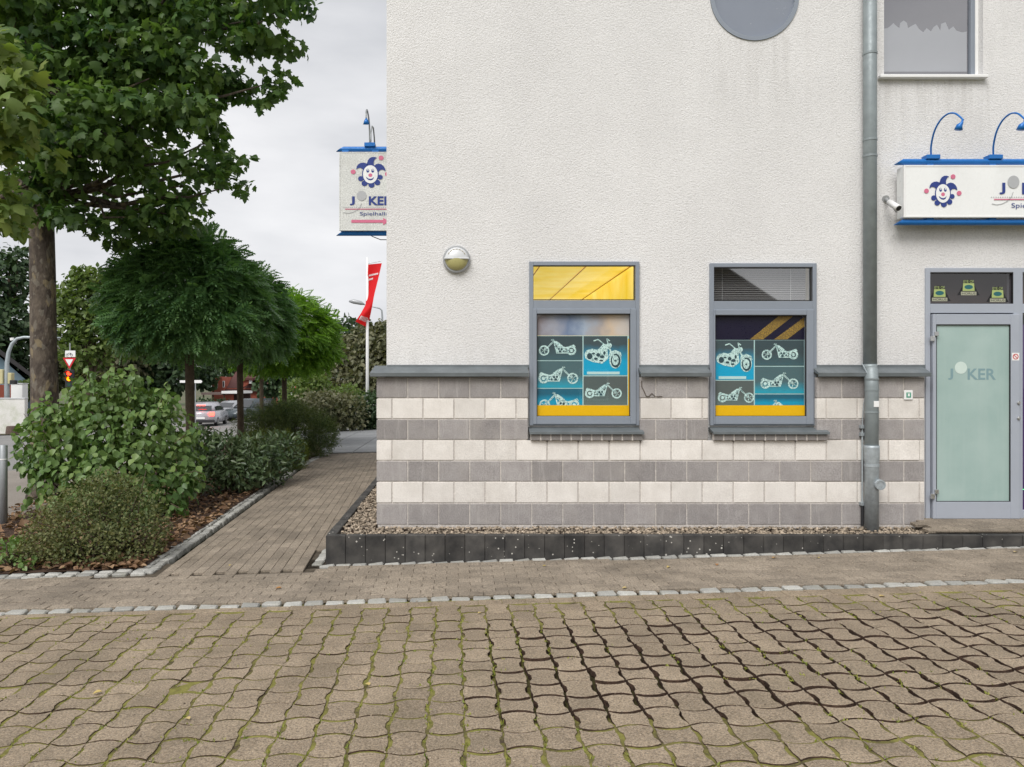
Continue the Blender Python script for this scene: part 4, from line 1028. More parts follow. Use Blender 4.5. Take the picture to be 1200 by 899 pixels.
# ---- palisade kerb and gravel strip
kt = .236
kerb = empty('palisade_kerb', (2, KF, 0), 'black concrete palisade kerb spotted with pale lichen around the gravel strip', 'kerb')
def kerb_mat():
    m, n, l, p = nmat('palisade'); v = pos(n)
    c = mixc(n, l, ramp(n, l, noise(n, l, v, 6, 6), [(.35, 0.0), (.7, 1.0)]), (.033, .032, .031), (.085, .080, .073))
    r = rnd(n, l); k = n.new('ShaderNodeMapRange'); l.new(r, k.inputs[0]); k.inputs[3].default_value = .8; k.inputs[4].default_value = 1.3
    c = mixc(n, l, 1.0, c, k.outputs[0], 'MULTIPLY')
    vo = n.new('ShaderNodeTexVoronoi'); vo.inputs['Scale'].default_value = 21; l.new(v, vo.inputs['Vector'])
    sz = mathn(n, l, 'MULTIPLY', ramp(n, l, noise(n, l, v, 2.6, 3), [(.36, 0.25), (.60, 1.0)]), mathn(n, l, 'MULTIPLY', vo.outputs['Color'], .27))
    spot = mathn(n, l, 'LESS_THAN', mathn(n, l, 'ADD', vo.outputs['Distance'], mathn(n, l, 'MULTIPLY', noise(n, l, v, 90, 2), .05)), sz)
    c = mixc(n, l, mathn(n, l, 'MULTIPLY', spot, .85), c, (.55, .53, .48))
    l.new(c, p.inputs['Base Color']); p.inputs['Roughness'].default_value = .85; p.inputs['Specular IOR Level'].default_value = .3
    bump(n, l, noise(n, l, v, 130, 4), .5, .004, p); return m
M['kerb'] = kerb_mat()
kw = .187
kme = MB().box(-kw / 2 + .0012, kw / 2 - .0012, 0, .09, -.42, 0, .005).mesh('palisade'); kme.materials.append(M['kerb'])
x = -1.245 + kw / 2
while x < 6.6:
    inst('palisade', kme, kerb, kerb.matrix_basis.inverted() @ Matrix.Translation((x, KF + random.gauss(0, .0015), kt + random.gauss(0, .0015)))); x += kw
ksm = MB().box(0, .09, -kw / 2 + .0012, kw / 2 - .0012, -.42, 0, .005).mesh('palisade'); ksm.materials.append(M['kerb'])
y = KF + .09 + kw / 2 + .001
while y < 12.5:
    inst('palisade', ksm, kerb, kerb.matrix_basis.inverted() @ Matrix.Translation((-1.245 + random.gauss(0, .0015), y, kt + .004 * (y - KF) + random.gauss(0, .002)))); y += kw
grb = MB(); grb.quad((-1.16, KF + .085, .20), (X(1084, 7.4), KF + .085, .20), (X(1084, 7.4), YP + .02, .20), (-1.16, YP + .02, .20))
grb.quad((-1.16, YP + .02, .20), (PLX + .02, YP + .02, .20), (PLX + .02, 12.5, .23), (-1.16, 12.5, .23))
tag(grb.build('gravel_strip', M['soil']), kind='structure')
def stones(n, fx, fy, fz, smin, smax):
    phi = (1 + 5 ** .5) / 2
    iv = np.array([(-1, phi, 0), (1, phi, 0), (-1, -phi, 0), (1, -phi, 0), (0, -1, phi), (0, 1, phi), (0, -1, -phi), (0, 1, -phi), (phi, 0, -1), (phi, 0, 1), (-phi, 0, -1), (-phi, 0, 1)]) / 1.9
    jf = np.array([(0, 11, 5), (0, 5, 1), (0, 1, 7), (0, 7, 10), (0, 10, 11), (1, 5, 9), (5, 11, 4), (11, 10, 2), (10, 7, 6), (7, 1, 8), (3, 9, 4), (3, 4, 2), (3, 2, 6), (3, 6, 8), (3, 8, 9), (4, 9, 5), (2, 4, 11), (6, 2, 10), (8, 6, 7), (9, 8, 1)])
    V, F = [], []
    for k in range(n):
        s = rng.uniform(smin, smax); q = iv * (1 + rng.normal(size=(12, 1)) * .12) * np.array([1, rng.uniform(.6, 1), rng.uniform(.45, .75)]) * s
        a = rng.uniform(0, 6.28); c, s_ = math.cos(a), math.sin(a)
        q = q @ np.array([[c, s_, 0], [-s_, c, 0], [0, 0, 1]]).T
        x, y = fx(), fy(); V.append(q + np.array([x, y, fz(x, y) + s * .3])); F.append(jf + 12 * k)
    return np.concatenate(V), np.concatenate(F)
Va, Fa = stones(3600, lambda: rng.uniform(-1.14, X(1092, 7.4)), lambda: rng.uniform(KF + .10, YP - .005), lambda x, y: .196 + .020 * rng.random() + .010 * (y > YP - .12), .009, .022)
Vb, Fb = stones(1700, lambda: rng.uniform(-1.14, PLX - .01), lambda: YP + rng.random() * 3.2, lambda x, y: .215 + .02 * rng.random() + .005 * (y - YP), .009, .022)
tag(link('gravel', tri_mesh('gravel', np.concatenate([Va, Vb]), np.concatenate([Fa, Fb + len(Va)]), M['gravel']), None), 'pale river gravel between the black kerb and the plinth', 'gravel', kind='stuff')

Vg, Fg = stones(900, lambda: rng.uniform(-3.8, 4.6), lambda: 3.0 + rng.random() * 4.0, lambda x, y: G(x) + .001, .0022, .006)
tag(link('grit', tri_mesh('grit', Vg, Fg, M['gravel']), None), 'scattered grit and small chips on the paving', 'grit', kind='stuff')

# ================================================================== THINGS ON THE FACADE
# ---- downpipe
dp = empty('downpipe', (X(1019, 7.5), 7.6, .25), 'grey zinc downpipe with a bend over the ledge and a galvanised standpipe', 'downpipe')
ya, yl = YW - .085, YP - .085
xu, xl = X(1019.5, ya), X(1021.5, yl); ru = 7.3 * YW / FPX
tb = MB().tube([(xu, ya, 7.2), (xu, ya, Z(428, ya))], ru, 20); tb.build('upper_pipe', M['zinc_pipe'], dp, True)
tb = MB().tube([(xu, ya, Z(427, ya)), (xu, ya, Z(431, ya)), (xu + .003, ya - .015, Z(436, ya)), (xl - .003, yl - .0, Z(447, yl)), (xl, yl, Z(453, yl)), (xl, yl, Z(547, yl))], [ru * 1.06, ru * 1.06, ru * 1.04, ru * 1.0, ru, ru], 20); tb.build('bend', M['zinc_pipe'], dp, True)
for zz in (62, 163, 182): MB().tube([(xu, ya, Z(zz, ya)), (xu, ya, Z(zz + 2.5, ya))], ru * 1.07, 20).build('joint_ring', M['zinc_pipe'], dp)
for zz in (443, 456, 482): MB().tube([(xl, yl, Z(zz, yl)), (xl, yl, Z(zz + 2, yl))], ru * 1.06, 20).build('joint_ring', M['zinc_pipe'], dp)
rs = 7.6 * YP / FPX
sp_ = MB().tube([(xl, yl, Z(522, yl)), (xl, yl, Z(525, yl)), (xl, yl, Z(538, yl)), (xl, yl, Z(541, yl)), (xl, yl, .18)], [rs * 1.10, rs * 1.08, rs * 1.08, rs, rs], 22); sp_.build('standpipe', M['galv'], dp, True)
MB().tube([(xl, yl, Z(544, yl)), (xl, yl, Z(547, yl))], rs * 1.06, 20).build('collar', M['galv'], dp)
cpx, cpz = X(1026, yl), Z(567, yl)
cp = MB().tube([(cpx, yl - rs * .5, cpz), (cpx, yl - rs - .018, cpz), (cpx, yl - rs - .024, cpz)], [.052, .052, .044], 20); cp.build('inspection_cap', M['galv'], dp)
ring(MB(), cpx, cpz, .036, .050, yl - rs - .030, yl - rs - .02, 20).build('cap_rim', M['galv'], dp)
MB().box(X(1020, yl), X(1026, yl), yl - ru - .003, yl - ru + .02, Z(477, yl), Z(470, yl), .002).build('sticker', M['white'], dp)
for zz in (175, 300): MB().box(xu - .02, xu + .02, ya, YW + .01, Z(zz + 1.5, ya), Z(zz - 1.5, ya)).build('wall_bracket', M['zinc_pipe'], dp)
for zz in (546, 480): MB().box(xl - .015, xl + .015, yl, YP + .01, Z(zz + 1.5, yl), Z(zz - 1.5, yl)).build('wall_bracket', M['galv'], dp)
# ---- earthing cable beside the pipe
ec = empty('earthing_rod', (X(1010, YP), YP, .25), 'thin lightning conductor rod clamped to the plinth beside the downpipe', 'conductor')
MB().tube([(X(1010.5, YP - .03), YP - .03, Z(v, YP - .03)) for v in (505, 596)], .009, 8).build('rod', M['galv'], ec)
MB().tube([(X(1010.5, YP - .03), YP - .03, Z(v, YP - .03)) for v in (590, 616)], .014, 8).build('sleeve', M['rubber'], ec)
MB().tube([(X(a, YP - .03), YP - .03 + dy, Z(b, YP - .03)) for a, b, dy in ((1013, 425, .05), (1014.5, 440, -.05), (1013, 455, -.04), (1012, 475, 0), (1010.5, 498, 0), (1010.5, 507, 0))], .005, 6).build('cable', M['galv'], ec)
for zz in (500, 509, 590): MB().box(X(1006.5, YP), X(1014, YP), YP - .045, YP + .0, Z(zz + 2, YP), Z(zz - 2, YP), .002).build('clamp', M['galv'], ec)
# ---- stray cable left of the second window
MB().tube([(X(a, YP - .006), YP - .006, Z(b, YP - .006)) for a, b in ((752, 446), (752, 453), (755, 459), (757, 464), (760, 465), (764, 461), (768, 465), (776, 464.5))], .0035, 6).build('stray_cable', M['bark'])
tag(bpy.data.objects['stray_cable'], 'short thin brown cable squiggling over the top plinth blocks between the windows', 'cable')

# ---- bulkhead wall lamp
wx, wz = X(535, YW), Z(304.5, YW); r0 = 16 * YW / FPX
wlp = empty('wall_lamp', (wx, YW, wz), 'round grey wall lamp with a yellowish lower half on the stucco', 'lamp')
MB().tube([(wx, YW + .005, wz), (wx, YW - .03, wz), (wx, YW - .045, wz)], [r0, r0, r0 * .93], 36).build('base_ring', M['lamp_grey'], wlp)
def half_dome(sgn, r, dep, y, n=14, mrows=6):
    m_ = MB(); V = []
    for i in range(mrows + 1):
        ph = math.pi / 2 * i / mrows
        for k in range(n + 1):
            t = math.pi * k / n * sgn; V.append((wx + r * math.cos(ph) * math.cos(t), y - dep * math.sin(ph), wz + r * math.cos(ph) * math.sin(t)))
    F = [(i * (n + 1) + k, i * (n + 1) + k + 1, (i + 1) * (n + 1) + k + 1, (i + 1) * (n + 1) + k) for i in range(mrows) for k in range(n)]
    return m_.add(V, F)
half_dome(1, r0 * .86, .055, YW - .044).build('eyelid', M['lamp_light'], wlp, True)
MB().box(wx - r0 * .9, wx + r0 * .9, YW - .10, YW - .04, wz - .008, wz + .008, .004).build('eyelid_rim', M['lamp_light'], wlp)
half_dome(-1, r0 * .84, .06, YW - .042).build('opal_cover', M['bulb_yellow'], wlp, True)
ar = MB()
for k in range(7):
    a, b = R(25 + k * 19), R(25 + k * 19 + 14); r = r0 * .68
    ar.tube([(wx + r * math.cos(a), YW - .078, wz + r * math.sin(a)), (wx + r * math.cos((a + b) / 2), YW - .080, wz + r * math.sin((a + b) / 2)), (wx + r * math.cos(b), YW - .078, wz + r * math.sin(b))], .003, 5)
ar.build('vent_slots', mat_simple('lamp_slot', (.30, .24, .12), .6), wlp)
# ---- green switch plate
sw_ = empty('switch_plate', (X(1064, YP), YP, Z(463, YP)), 'small white square plate with a green pictogram on the plinth beside the door', 'plate')
MB().box(X(1059, YP), X(1069, YP), YP - .012, YP + .002, Z(468.5, YP), Z(457.5, YP), .003).build('plate', M['white'], sw_)
MB().box(X(1061.3, YP), X(1066.7, YP), YP - .0145, YP - .0115, Z(466, YP), Z(460, YP)).build('green_field', mat_print('green_print', (.06, .30, .20)), sw_)
MB().prism([(X(a, YP), Z(b, YP)) for a, b in ((1062.6, 464.5), (1065.4, 464.5), (1064.9, 462.5), (1065.6, 461.2), (1062.4, 461.2), (1063.1, 462.5))], YP - .0155, YP - .0146).build('pictogram', M['white'], sw_)
# ---- no smoking sticker on the door stile
sk = empty('sticker', (X(1190, DY), DY - .03, Z(418, DY)), 'small square prohibition sticker on the door frame', 'sticker')
SY = DY - .0312
MB().box(X(1186, SY), X(1194.5, SY), SY, SY + .001, Z(422.5, SY), Z(413.5, SY)).build('sheet', M['white'], sk)
rdm = mat_print('red_print', (.55, .03, .03))
ring(MB(), X(1190.2, SY), Z(418, SY), .021, .029, SY - .001, SY - .0002, 20).build('ring', rdm, sk)
MB().prism([(X(1190.2, SY) + a, Z(418, SY) + b) for a, b in stroke((-.018, .018), (.018, -.018), .007)], SY - .001, SY - .0002).build('slash', rdm, sk)

# ---- emblem and lettering shared by both signs
def emblem(parent, f, s, y, full=True):
    """jester head emblem; f maps emblem units (pixels of the flat sign) to metres"""
    blue, wht, pk = MB(), MB(), MB()
    def E(cx, cz, rx, rz, n=26): return [f(cx + rx * math.cos(t), cz + rz * math.sin(t)) for t in np.linspace(0, 2 * math.pi, n, endpoint=False)]
    for cx, cz, r in ((303, 630, 17), (326, 662, 18), (370, 672, 19), (407, 656, 18), (424, 620, 16)): blue.prism(E(cx, cz, r, r), y - .001, y)
    for lobe in ([(274, 567), (278, 548), (288, 533), (303, 524), (322, 522), (345, 530), (352, 545), (335, 570), (322, 582), (318, 570), (308, 560), (296, 556), (284, 560)],
                 [(342, 545), (342, 525), (347, 507), (357, 493), (370, 485), (388, 484), (404, 489), (392, 498), (385, 510), (383, 524), (386, 545)],
                 [(385, 545), (398, 533), (414, 529), (431, 533), (446, 546), (455, 562), (458, 580), (447, 572), (435, 569), (423, 573), (413, 583), (407, 595), (395, 570)]):
        blue.prism([f(*p) for p in lobe], y - .0012, y)
    blue.prism(E(363, 601, 52, 68, 34), y - .0014, y)
    wht.prism(E(363, 601, 46, 61, 34), y - .0022, y - .0015)
    for cx, cz in ((430, 490), (255, 584), (470, 599)): pk.prism(E(cx, cz, 15.5, 15.5), y - .0012, y)
    pk.prism(E(363, 607, 12.5, 12.5), y - .0030, y - .0023)
    for cx in (347, 378): blue.prism(E(cx, 577, 9, 13), y - .0030, y - .0023); wht.prism(E(cx + 1, 574, 4.5, 8), y - .0038, y - .0031)
    for cx in (348, 378): blue.prism(E(cx, 580, 3.5, 5), y - .0046, y - .0039)
    blue.prism([f(*p) for p in ((334, 617), (340, 630), (352, 640), (366, 643), (380, 636), (387, 616), (378, 627), (366, 632), (352, 630), (342, 623))], y - .0030, y - .0023)
    blue.build('emblem_blue', M['navy'], parent); wht.build('emblem_face', M['sign_white'], parent); pk.build('emblem_pink', M['pink'], parent)
def curve_line(f, y, pts, w):
    m_ = MB()
    for a, b in zip(pts, pts[1:]): m_.prism([f(*p) for p in stroke(a, b, w)], y - .0008, y)
    return m_

# ---- flat sign over the door
SYF = YW - .19
sg = empty('wall_sign', (X(1160, SYF), YW, Z(225, SYF)), 'long white lightbox sign between two blue tubes above the door', 'sign')
sx0, sx1, sz0, sz1 = X(1059.5, SYF), X(1460, SYF), Z(254.5, SYF), Z(194, SYF)
MB().box(sx0, sx1, SYF, SYF + .13, sz0, sz1, .006).build('box', M['sign_white'], sg)
fr = MB(); frame_rect(fr, sx0 - .004, sx1 + .004, sz0 - .004, sz1 + .004, .018, SYF - .004, SYF + .02, .002); fr.build('rim', M['white'], sg)
def tube_bar(x0, x1, z, y, r, name, parent):
    m_ = MB(); m_.tube([(x0, y, z), (x0 + .12, y, z), (x1, y, z)], [r, r, r], 16)
    for i in range(16):                                      # slanted cut end
        v = m_.v[i]; m_.v[i] = (x0 + (v[2] - z + r) * 1.6, v[1], v[2])
    return m_.build(name, M['blue'], parent, False)
ty = SYF + .05
tube_bar(X(1047, ty), X(1480, ty), Z(190, ty), ty, .030, 'tube', sg); tube_bar(X(1047, ty), X(1480, ty), Z(260.5, ty), ty, .030, 'tube', sg)
for pxx in (1089, 1162, 1236): 
    MB().box(X(pxx - 4, ty), X(pxx + 4, ty), ty - .02, YW + .01, Z(195, ty), Z(191, ty), .002).build('bracket', M['blue'], sg)
    MB().box(X(pxx - 4, ty), X(pxx + 4, ty), ty - .02, YW + .01, Z(259, ty), Z(254, ty), .002).build('bracket', M['blue'], sg)
def fs(u, v): return (X(1040 + u * 160 / 899, SYF), Z(120 + v * 160 / 899, SYF))
LY = SYF - .0045
emblem(sg, fs, 1, LY)
def tx(body, u0, u1, v, h, mat, parent, f, y, bold=.0):
    a, b = f(u0, v), f(u1, v); hh = abs(f(u0, v + h)[1] - a[1])
    return link('lettering', text_mesh(body, a[0], b[0], a[1], hh, y, bold), mat, parent)
def logo(parent, f, y):
    tx('J', 735, 774, 568, 76, M['navy'], parent, f, y - .001, .03)
    MB().prism([f(828 + 38 * math.cos(t), 525 + 42 * math.sin(t)) for t in np.linspace(0, 2 * math.pi, 30, endpoint=False)], y - .0012, y).build('balloon', M['greyprint'], parent)
    tx('KER', 884, 1068, 568, 76, M['navy'], parent, f, y - .001, .03)
    curve_line(f, y, [(826, 590), (815, 622), (790, 650), (755, 668), (718, 675), (685, 668)], 4).build('string', M['greyprint'], parent)
    curve_line(f, y, [(700, 640), (1100, 640)], 7).build('pink_rule', M['pink'], parent)
    dm = MB()
    for k in range(30): dm.prism([f(680 + k * 15 + a, 622 + b) for a, b in ((0, 0), (6, 0), (6, 6), (0, 6))], y - .0008, y)
    dm.build('dotted_rule', M['greyprint'], parent)
    tx('Spielhalle', 814, 1040, 684, 40, M['navy'], parent, f, y - .001, .0)
logo(sg, fs, LY)
# gooseneck lamps on top of the tube
def gooseneck(pxx, label):
    g_ = empty('sign_lamp', (X(pxx, ty), ty, Z(184, ty)), label, 'lamp')
    MB().box(X(pxx - 8, ty), X(pxx + 8, ty), ty - .045, ty + .05, Z(187.5, ty), Z(182.5, ty), .004).build('housing', M['blue'], g_)
    pts = [(0, 182, 0), (0.3, 170, -.03), (4, 154, -.10), (11, 141, -.17), (20, 133.5, -.25), (28, 133, -.32), (34, 137, -.37), (38, 141, -.40)]
    MB().tube(smooth_pts([W(pxx + a, b, ty + dy) for a, b, dy in pts]), .0085, 8).build('neck', M['blue'], g_, True)
    e = W(pxx + 37, 141, ty - .40)
    hd_ = MB().tube([e + Vector((0, 0, .01)), e + Vector((-.004, .0, -.02)), e + Vector((-.022, .01, -.045)), e + Vector((-.03, .014, -.085))], [.008, .012, .026, .036], 16); hd_.build('lamp_head', M['blue'], g_, True)
    return g_
gooseneck(1091, 'blue gooseneck lamp on the tube above the jester emblem of the long sign')
gooseneck(1164, 'blue gooseneck lamp on the tube above the balloon logo of the long sign')

# ---- surveillance camera
cv = empty('surveillance_camera', (X(1040, YW), YW, Z(236, YW)), 'small white bullet camera on the wall between downpipe and long sign', 'camera')
c0, c1 = W(1042, 237, YW - .10), W(1053, 244, YW - .22)
MB().tube([c0, c0.lerp(c1, .75), c1], [.030, .030, .033], 16).build('body', M['white'], cv, True)
MB().tube([c1, c1 + (c1 - c0).normalized() * .006], .026, 14).build('lens', M['rubber'], cv)
MB().tube([W(1038, 233, YW + .005), W(1038, 233, YW - .02)], .034, 14).build('wall_plate', M['lamp_grey'], cv)
MB().tube([W(1038, 233, YW - .01), W(1039, 234, YW - .06), c0], [.014, .014, .012], 10).build('arm', M['lamp_grey'], cv)
MB().tube([W(1047, 244, YW - .12), W(1050, 248, YW - .08), W(1055, 249, YW - .03), W(1058, 248, YW + .005)], .008, 8).build('cable', M['lamp_grey'], cv)

# ---- projecting sign on the side wall
BYF = 9.9
bs2 = empty('projecting_sign', (WX, BYF, Z(225, BYF)), 'weathered square lightbox sign with an arrow projecting past the building corner', 'sign')
qx0, qx1, qz0, qz1 = X(398, BYF), X(398, BYF) + .86, Z(270, BYF), Z(178.5, BYF)
MB().box(qx0, qx1, BYF, BYF + .16, qz0, qz1, .006).build('box', M['sign_dirty'], bs2)
fr = MB(); frame_rect(fr, qx0 - .004, qx1 + .004, qz0 - .004, qz1 + .004, .014, BYF - .004, BYF + .02, .002); fr.build('rim', M['sign_dirty'], bs2)
yt = BYF + .08
tube_bar(X(394, yt), WX + .01, Z(175.0, yt), yt, .034, 'tube', bs2); tube_bar(X(394, yt), WX + .01, Z(273.5, yt), yt, .034, 'tube', bs2)
for pxx in (405, 440):
    MB().box(X(pxx - 4, yt), X(pxx + 4, yt), yt - .03, yt + .03, Z(179, yt), Z(175, yt), .002).build('bracket', M['blue'], bs2)
    MB().box(X(pxx - 4, yt), X(pxx + 4, yt), yt - .03, yt + .03, Z(273, yt), Z(269.5, yt), .002).build('bracket', M['blue'], bs2)
kk = 70 / 370
def fb_(u, v): # emblem units of the flat sign -> this sign
    return (X(390 + (145 + (u - 274) * (182 / 184.)) * kk, BYF), Z(120 + (340 + (v - 485) * (190 / 207.)) * kk, BYF))
emblem(bs2, fb_, 1, BYF - .0045)
def fl_(u, v): # logo units -> this sign
    return (X(390 + (105 + (u - 735) * (31 / 39.)) * kk, BYF), Z(120 + (610 + (v - 568) * .72) * kk, BYF))
logo(bs2, fl_, BYF - .0045)
def fa(u, v): return (X(390 + u * kk, BYF), Z(120 + v * kk, BYF))
MB().prism([fa(*p) for p in ((115, 728), (312, 728), (312, 716), (350, 737), (312, 760), (312, 746), (115, 746))], BYF - .0055, BYF - .0045).build('arrow', M['pink'], bs2)
MB().tube([W(429, 271, yt), W(436, 277, yt), W(446, 281, yt), W(458, 281, yt), W(472, 279, yt)], .006, 6).build('cable', M['rubber'], bs2)
gl = empty('sign_lamp', (X(433, yt), yt, Z(170, yt)), 'pair of gooseneck lamps rising from the tube of the projecting sign', 'lamp')
MB().box(X(427.5, yt), X(440, yt), yt - .06, yt + .06, Z(173, yt), Z(168.5, yt), .004).build('housing', M['blue'], gl)
nk = MB().tube(smooth_pts([W(433.5, 170, yt - .04), W(433, 150, yt - .10), W(432, 138, yt - .20), W(430.5, 130, yt - .34), W(429.6, 129, yt - .42), W(429, 133, yt - .5), W(429.2, 139, yt - .52)]), .010, 8); nk.build('neck', M['steel_grey'], gl, True)
e = W(429.3, 139, yt - .52); MB().tube([e, e + Vector((0, 0, -.03)), e + Vector((0, .01, -.07))], [.012, .028, .042], 14).build('lamp_head', M['blue'], gl, True)
MB().tube([W(434.5, 170, yt + .04), W(434.5, 156, yt + .12), W(436, 148, yt + .24), W(437.5, 150, yt + .36), W(438.5, 160, yt + .46), W(439, 168, yt + .48)], .010, 8).build('neck', M['steel_grey'], gl, True)

# ================================================================== VEGETATION
def limb(mb, pts, rad, n=9): mb.tube(pts, rad, n, True)
def wander(p, q, k, amp):
    p, q = Vector(p), Vector(q); out = []
    for i in range(k + 1):
        t = i / k; o = p.lerp(q, t)
        if 0 < i < k: o += Vector([random.gauss(0, amp) for _ in range(3)])
        out.append(o)
    return out

# ---- plane tree beside the street
TD = 12.3
tx0 = X(53, TD); tz0 = G(tx0, TD)
plane = empty('plane_tree', (tx0, TD, tz0), 'tall plane tree with mottled flaking bark behind the broad leaved shrub', 'tree')
tr = MB()
tp = [(tx0 + .02, TD, tz0 - .15), (tx0 + .01, TD, tz0 + .25), (tx0, TD, tz0 + 1.2), (X(51, TD), TD, Z(400, TD)), (X(50, TD), TD, Z(320, TD)), (X(47, TD), TD + .03, Z(240, TD)), (X(46, TD), TD + .05, Z(170, TD)), (X(52, TD), TD + .1, Z(60, TD)), (X(50, TD), TD, Z(-60, TD)), (X(60, TD), TD, Z(-200, TD))]
limb(tr, tp, [.34, .25, .212, .196, .192, .185, .18, .14, .10, .05], 16)
trunk = tr.build('trunk', M['plane_bark'], plane, True)
# leaf clumps: pixel, depth, radius in metres
clumps = [(30, 250, 12.6, .55), (100, 225, 12.0, .75), (160, 235, 12.6, .65), (215, 225, 12.4, .55), (262, 228, 12.0, .42), (285, 215, 12.2, .25), (120, 275, 12.4, .38), (150, 262, 12.0, .42),
          (195, 258, 12.2, .35), (240, 175, 12.2, .55), (265, 205, 12.6, .35), (180, 180, 11.8, .8), (120, 160, 11.6, .85), (60, 150, 12.8, .8), (210, 120, 12.2, .8), (255, 120, 12.6, .55),
          (150, 90, 12.0, .95), (90, 70, 11.6, .9), (230, 60, 12.2, .9), (285, 75, 12.4, .65), (315, 105, 12.4, .35), (300, 30, 12.2, .8), (340, 10, 12.4, .5), (325, 60, 12.6, .42), (170, 20, 12.0, 1.0),
          (80, 0, 12.0, 1.0), (250, 0, 12.5, .9), (20, 60, 13.0, .9), (10, 200, 13.0, .7), (-30, 130, 12.6, 1.0), (-60, 30, 12.4, 1.2), (-70, 220, 12.2, .8), (40, -70, 12.4, 1.2), (150, -80, 12.2, 1.2),
          (260, -80, 12.4, 1.0), (330, -60, 12.6, .7), (-60, -100, 12.6, 1.3), (60, -180, 12.4, 1.3), (180, -180, 12.4, 1.1), (-20, -260, 12.4, 1.1), (90, -280, 12.4, 1.0), (270, -150, 12.6, .8),
          (70, 120, 14.0, 1.1), (160, 140, 14.0, 1.0), (220, 60, 14.2, 1.0), (40, 20, 14.2, 1.2), (130, -40, 14.3, 1.2), (240, 170, 13.6, .55), (0, 120, 14.2, 1.1), (110, 210, 13.6, .6), (45, 110, 11.3, .6), (65, 45, 11.3, .7), (95, 150, 11.2, .6), (30, 165, 11.5, .5), (130, 50, 11.4, .8), (200, 30, 11.6, .8), (110, 110, 11.2, .7), (20, 20, 11.5, .8), (175, 100, 11.4, .7), (45, 195, 11.5, .42), (22, 215, 11.6, .40), (75, 200, 11.5, .42), (60, 222, 11.8, .3)]
br = MB(); blobs = []
for (a, b, d, r) in clumps:
    c = W(a, b, d)
    for q in range(3 if r > .5 else 2):                       # each clump is a few loose sprays
        o_ = Vector([random.gauss(0, r * .42) for _ in range(3)]); rq = r * random.uniform(.42, .68)
        blobs.append((tuple(c + o_), (rq * 1.15, rq * 1.15, rq * .62)))
    if r > .3 and random.random() < .75:
        zt0 = max(Z(235, TD), min(c.z - .9, Z(-190, TD)));  base = Vector((X(48, TD), TD, zt0))
        limb(br, wander(base, c + Vector((0, 0, .1)), 5, .10), [.075, .055, .042, .03, .02, .01], 6)
br.build('branches', M['plane_bark'], plane, True)
P, out, idx = blob_points(blobs, 23000, .25)
A, N = leaf_dirs(out, .75, .7, .55); S = rng.uniform(.09, .19, len(P))
near = [((X(10, 9.4), 9.4, Z(120, 9.4)), (.42, .5, .42)), ((X(25, 9.6), 9.6, Z(90, 9.6)), (.28, .4, .25)), ((X(-30, 9.4), 9.4, Z(60, 9.4)), (.6, .6, .5)), ((X(8, 9.8), 9.8, Z(165, 9.8)), (.35, .4, .22)),
        ((X(60, 10.2), 10.2, Z(180, 10.2)), (.14, .2, .10)), ((X(-20, 10), 10, Z(230, 10)), (.5, .5, .4)), ((X(10, 10), 10, Z(255, 10)), (.25, .4, .2))]
Pn, on, _ = blob_points(near, 620, .3)
An, Nn = leaf_dirs(on, .5, .6, .8); Nn = Nn + np.array([0, -.5, 0]); Sn = rng.uniform(.15, .25, len(Pn))
mask = leaf_parts('plane', Pn, An, Nn, Sn, M['leaf_plane_sunlit'], plane, 300)
leaves('near_foliage', 'plane', Pn[mask], An[mask], Nn[mask], Sn[mask], M['leaf_plane_sunlit'], plane, 'stuff')
leaves('crown', 'plane', P, A, N, S, M['leaf_plane'], plane, 'stuff')
nb = MB(); limb(nb, [Vector((X(48, TD), TD, Z(140, TD))), Vector((X(30, 11), 11, Z(130, 11))), Vector((X(10, 9.5), 9.5, Z(110, 9.5)))], [.06, .04, .012], 6); nb.build('branch', M['plane_bark'], plane, True)

# ---- ball robinias along the path
def robinia(px, d, label, zc, rx, rz, mat, n, seed, trunk_r):
    x = X(px, d); z0 = G(x, d)
    t = empty('ball_robinia', (x, d, z0), label, 'tree', 'ball robinias along the path')
    tb = MB(); top = zc - rz * .25
    limb(tb, [(x, d, z0 - .1), (x + .02, d, z0 + .8), (x, d, zc - rz * .8), (x, d, top)], [trunk_r * 1.15, trunk_r, trunk_r * .95, trunk_r * .8], 12)
    tb.build('trunk', M['bark'], t, True)
    bb = MB()
    for k in range(16):
        a = k * 2.399; e = Vector((x + math.cos(a) * rx * .75, d + math.sin(a) * rx * .75, zc + rz * random.uniform(-.3, .6)))
        limb(bb, wander((x, d, zc - rz * .6), e, 3, .06), [.03, .022, .014, .006], 5)
    bb.build('branches', M['bark'], t, True)
    # umbrella of overlapping drooping fronds in tiers
    V = unit(rng.normal(size=(n, 3))); V[:, 2] = np.where(V[:, 2] < -.35, V[:, 2] * .5, V[:, 2]); V = unit(V)
    tier = .80 + .16 * np.sin(V[:, 2] * 9 + 2.2 * np.sin(np.arctan2(V[:, 1], V[:, 0]) * 4 + seed)) * .5
    lump = 1 + .07 * np.sin(5 * V[:, 0] + seed) * np.sin(4 * V[:, 1] + 1.7 * seed) + .05 * rng.normal(size=n)
    rr = (tier + .18 * rng.random(n)) * lump
    P = np.array([x, d, zc]) + V * rr[:, None] * np.array([rx, rx, rz])
    P[:, 2] = np.maximum(P[:, 2], zc - rz * .52 + rng.normal(size=n) * .10 * rz)
    out = V * np.array([1, 1, .5])
    A = out + rng.normal(size=(n, 3)) * .35 + np.array([0, 0, -.32]); N = V * .9 + np.array([0, 0, .7]) + rng.normal(size=(n, 3)) * .25
    leaves('crown', 'frond', P, A, N, rng.uniform(.21, .34, n), mat, t, 'stuff')
    return t
robinia(222, 14.0, 'dark green ball robinia with the largest dome, its trunk behind the broad leaved shrub', Z(356, 14), 1.33, 1.22, M['leaf_robinia'], 7600, 1.0, .085)
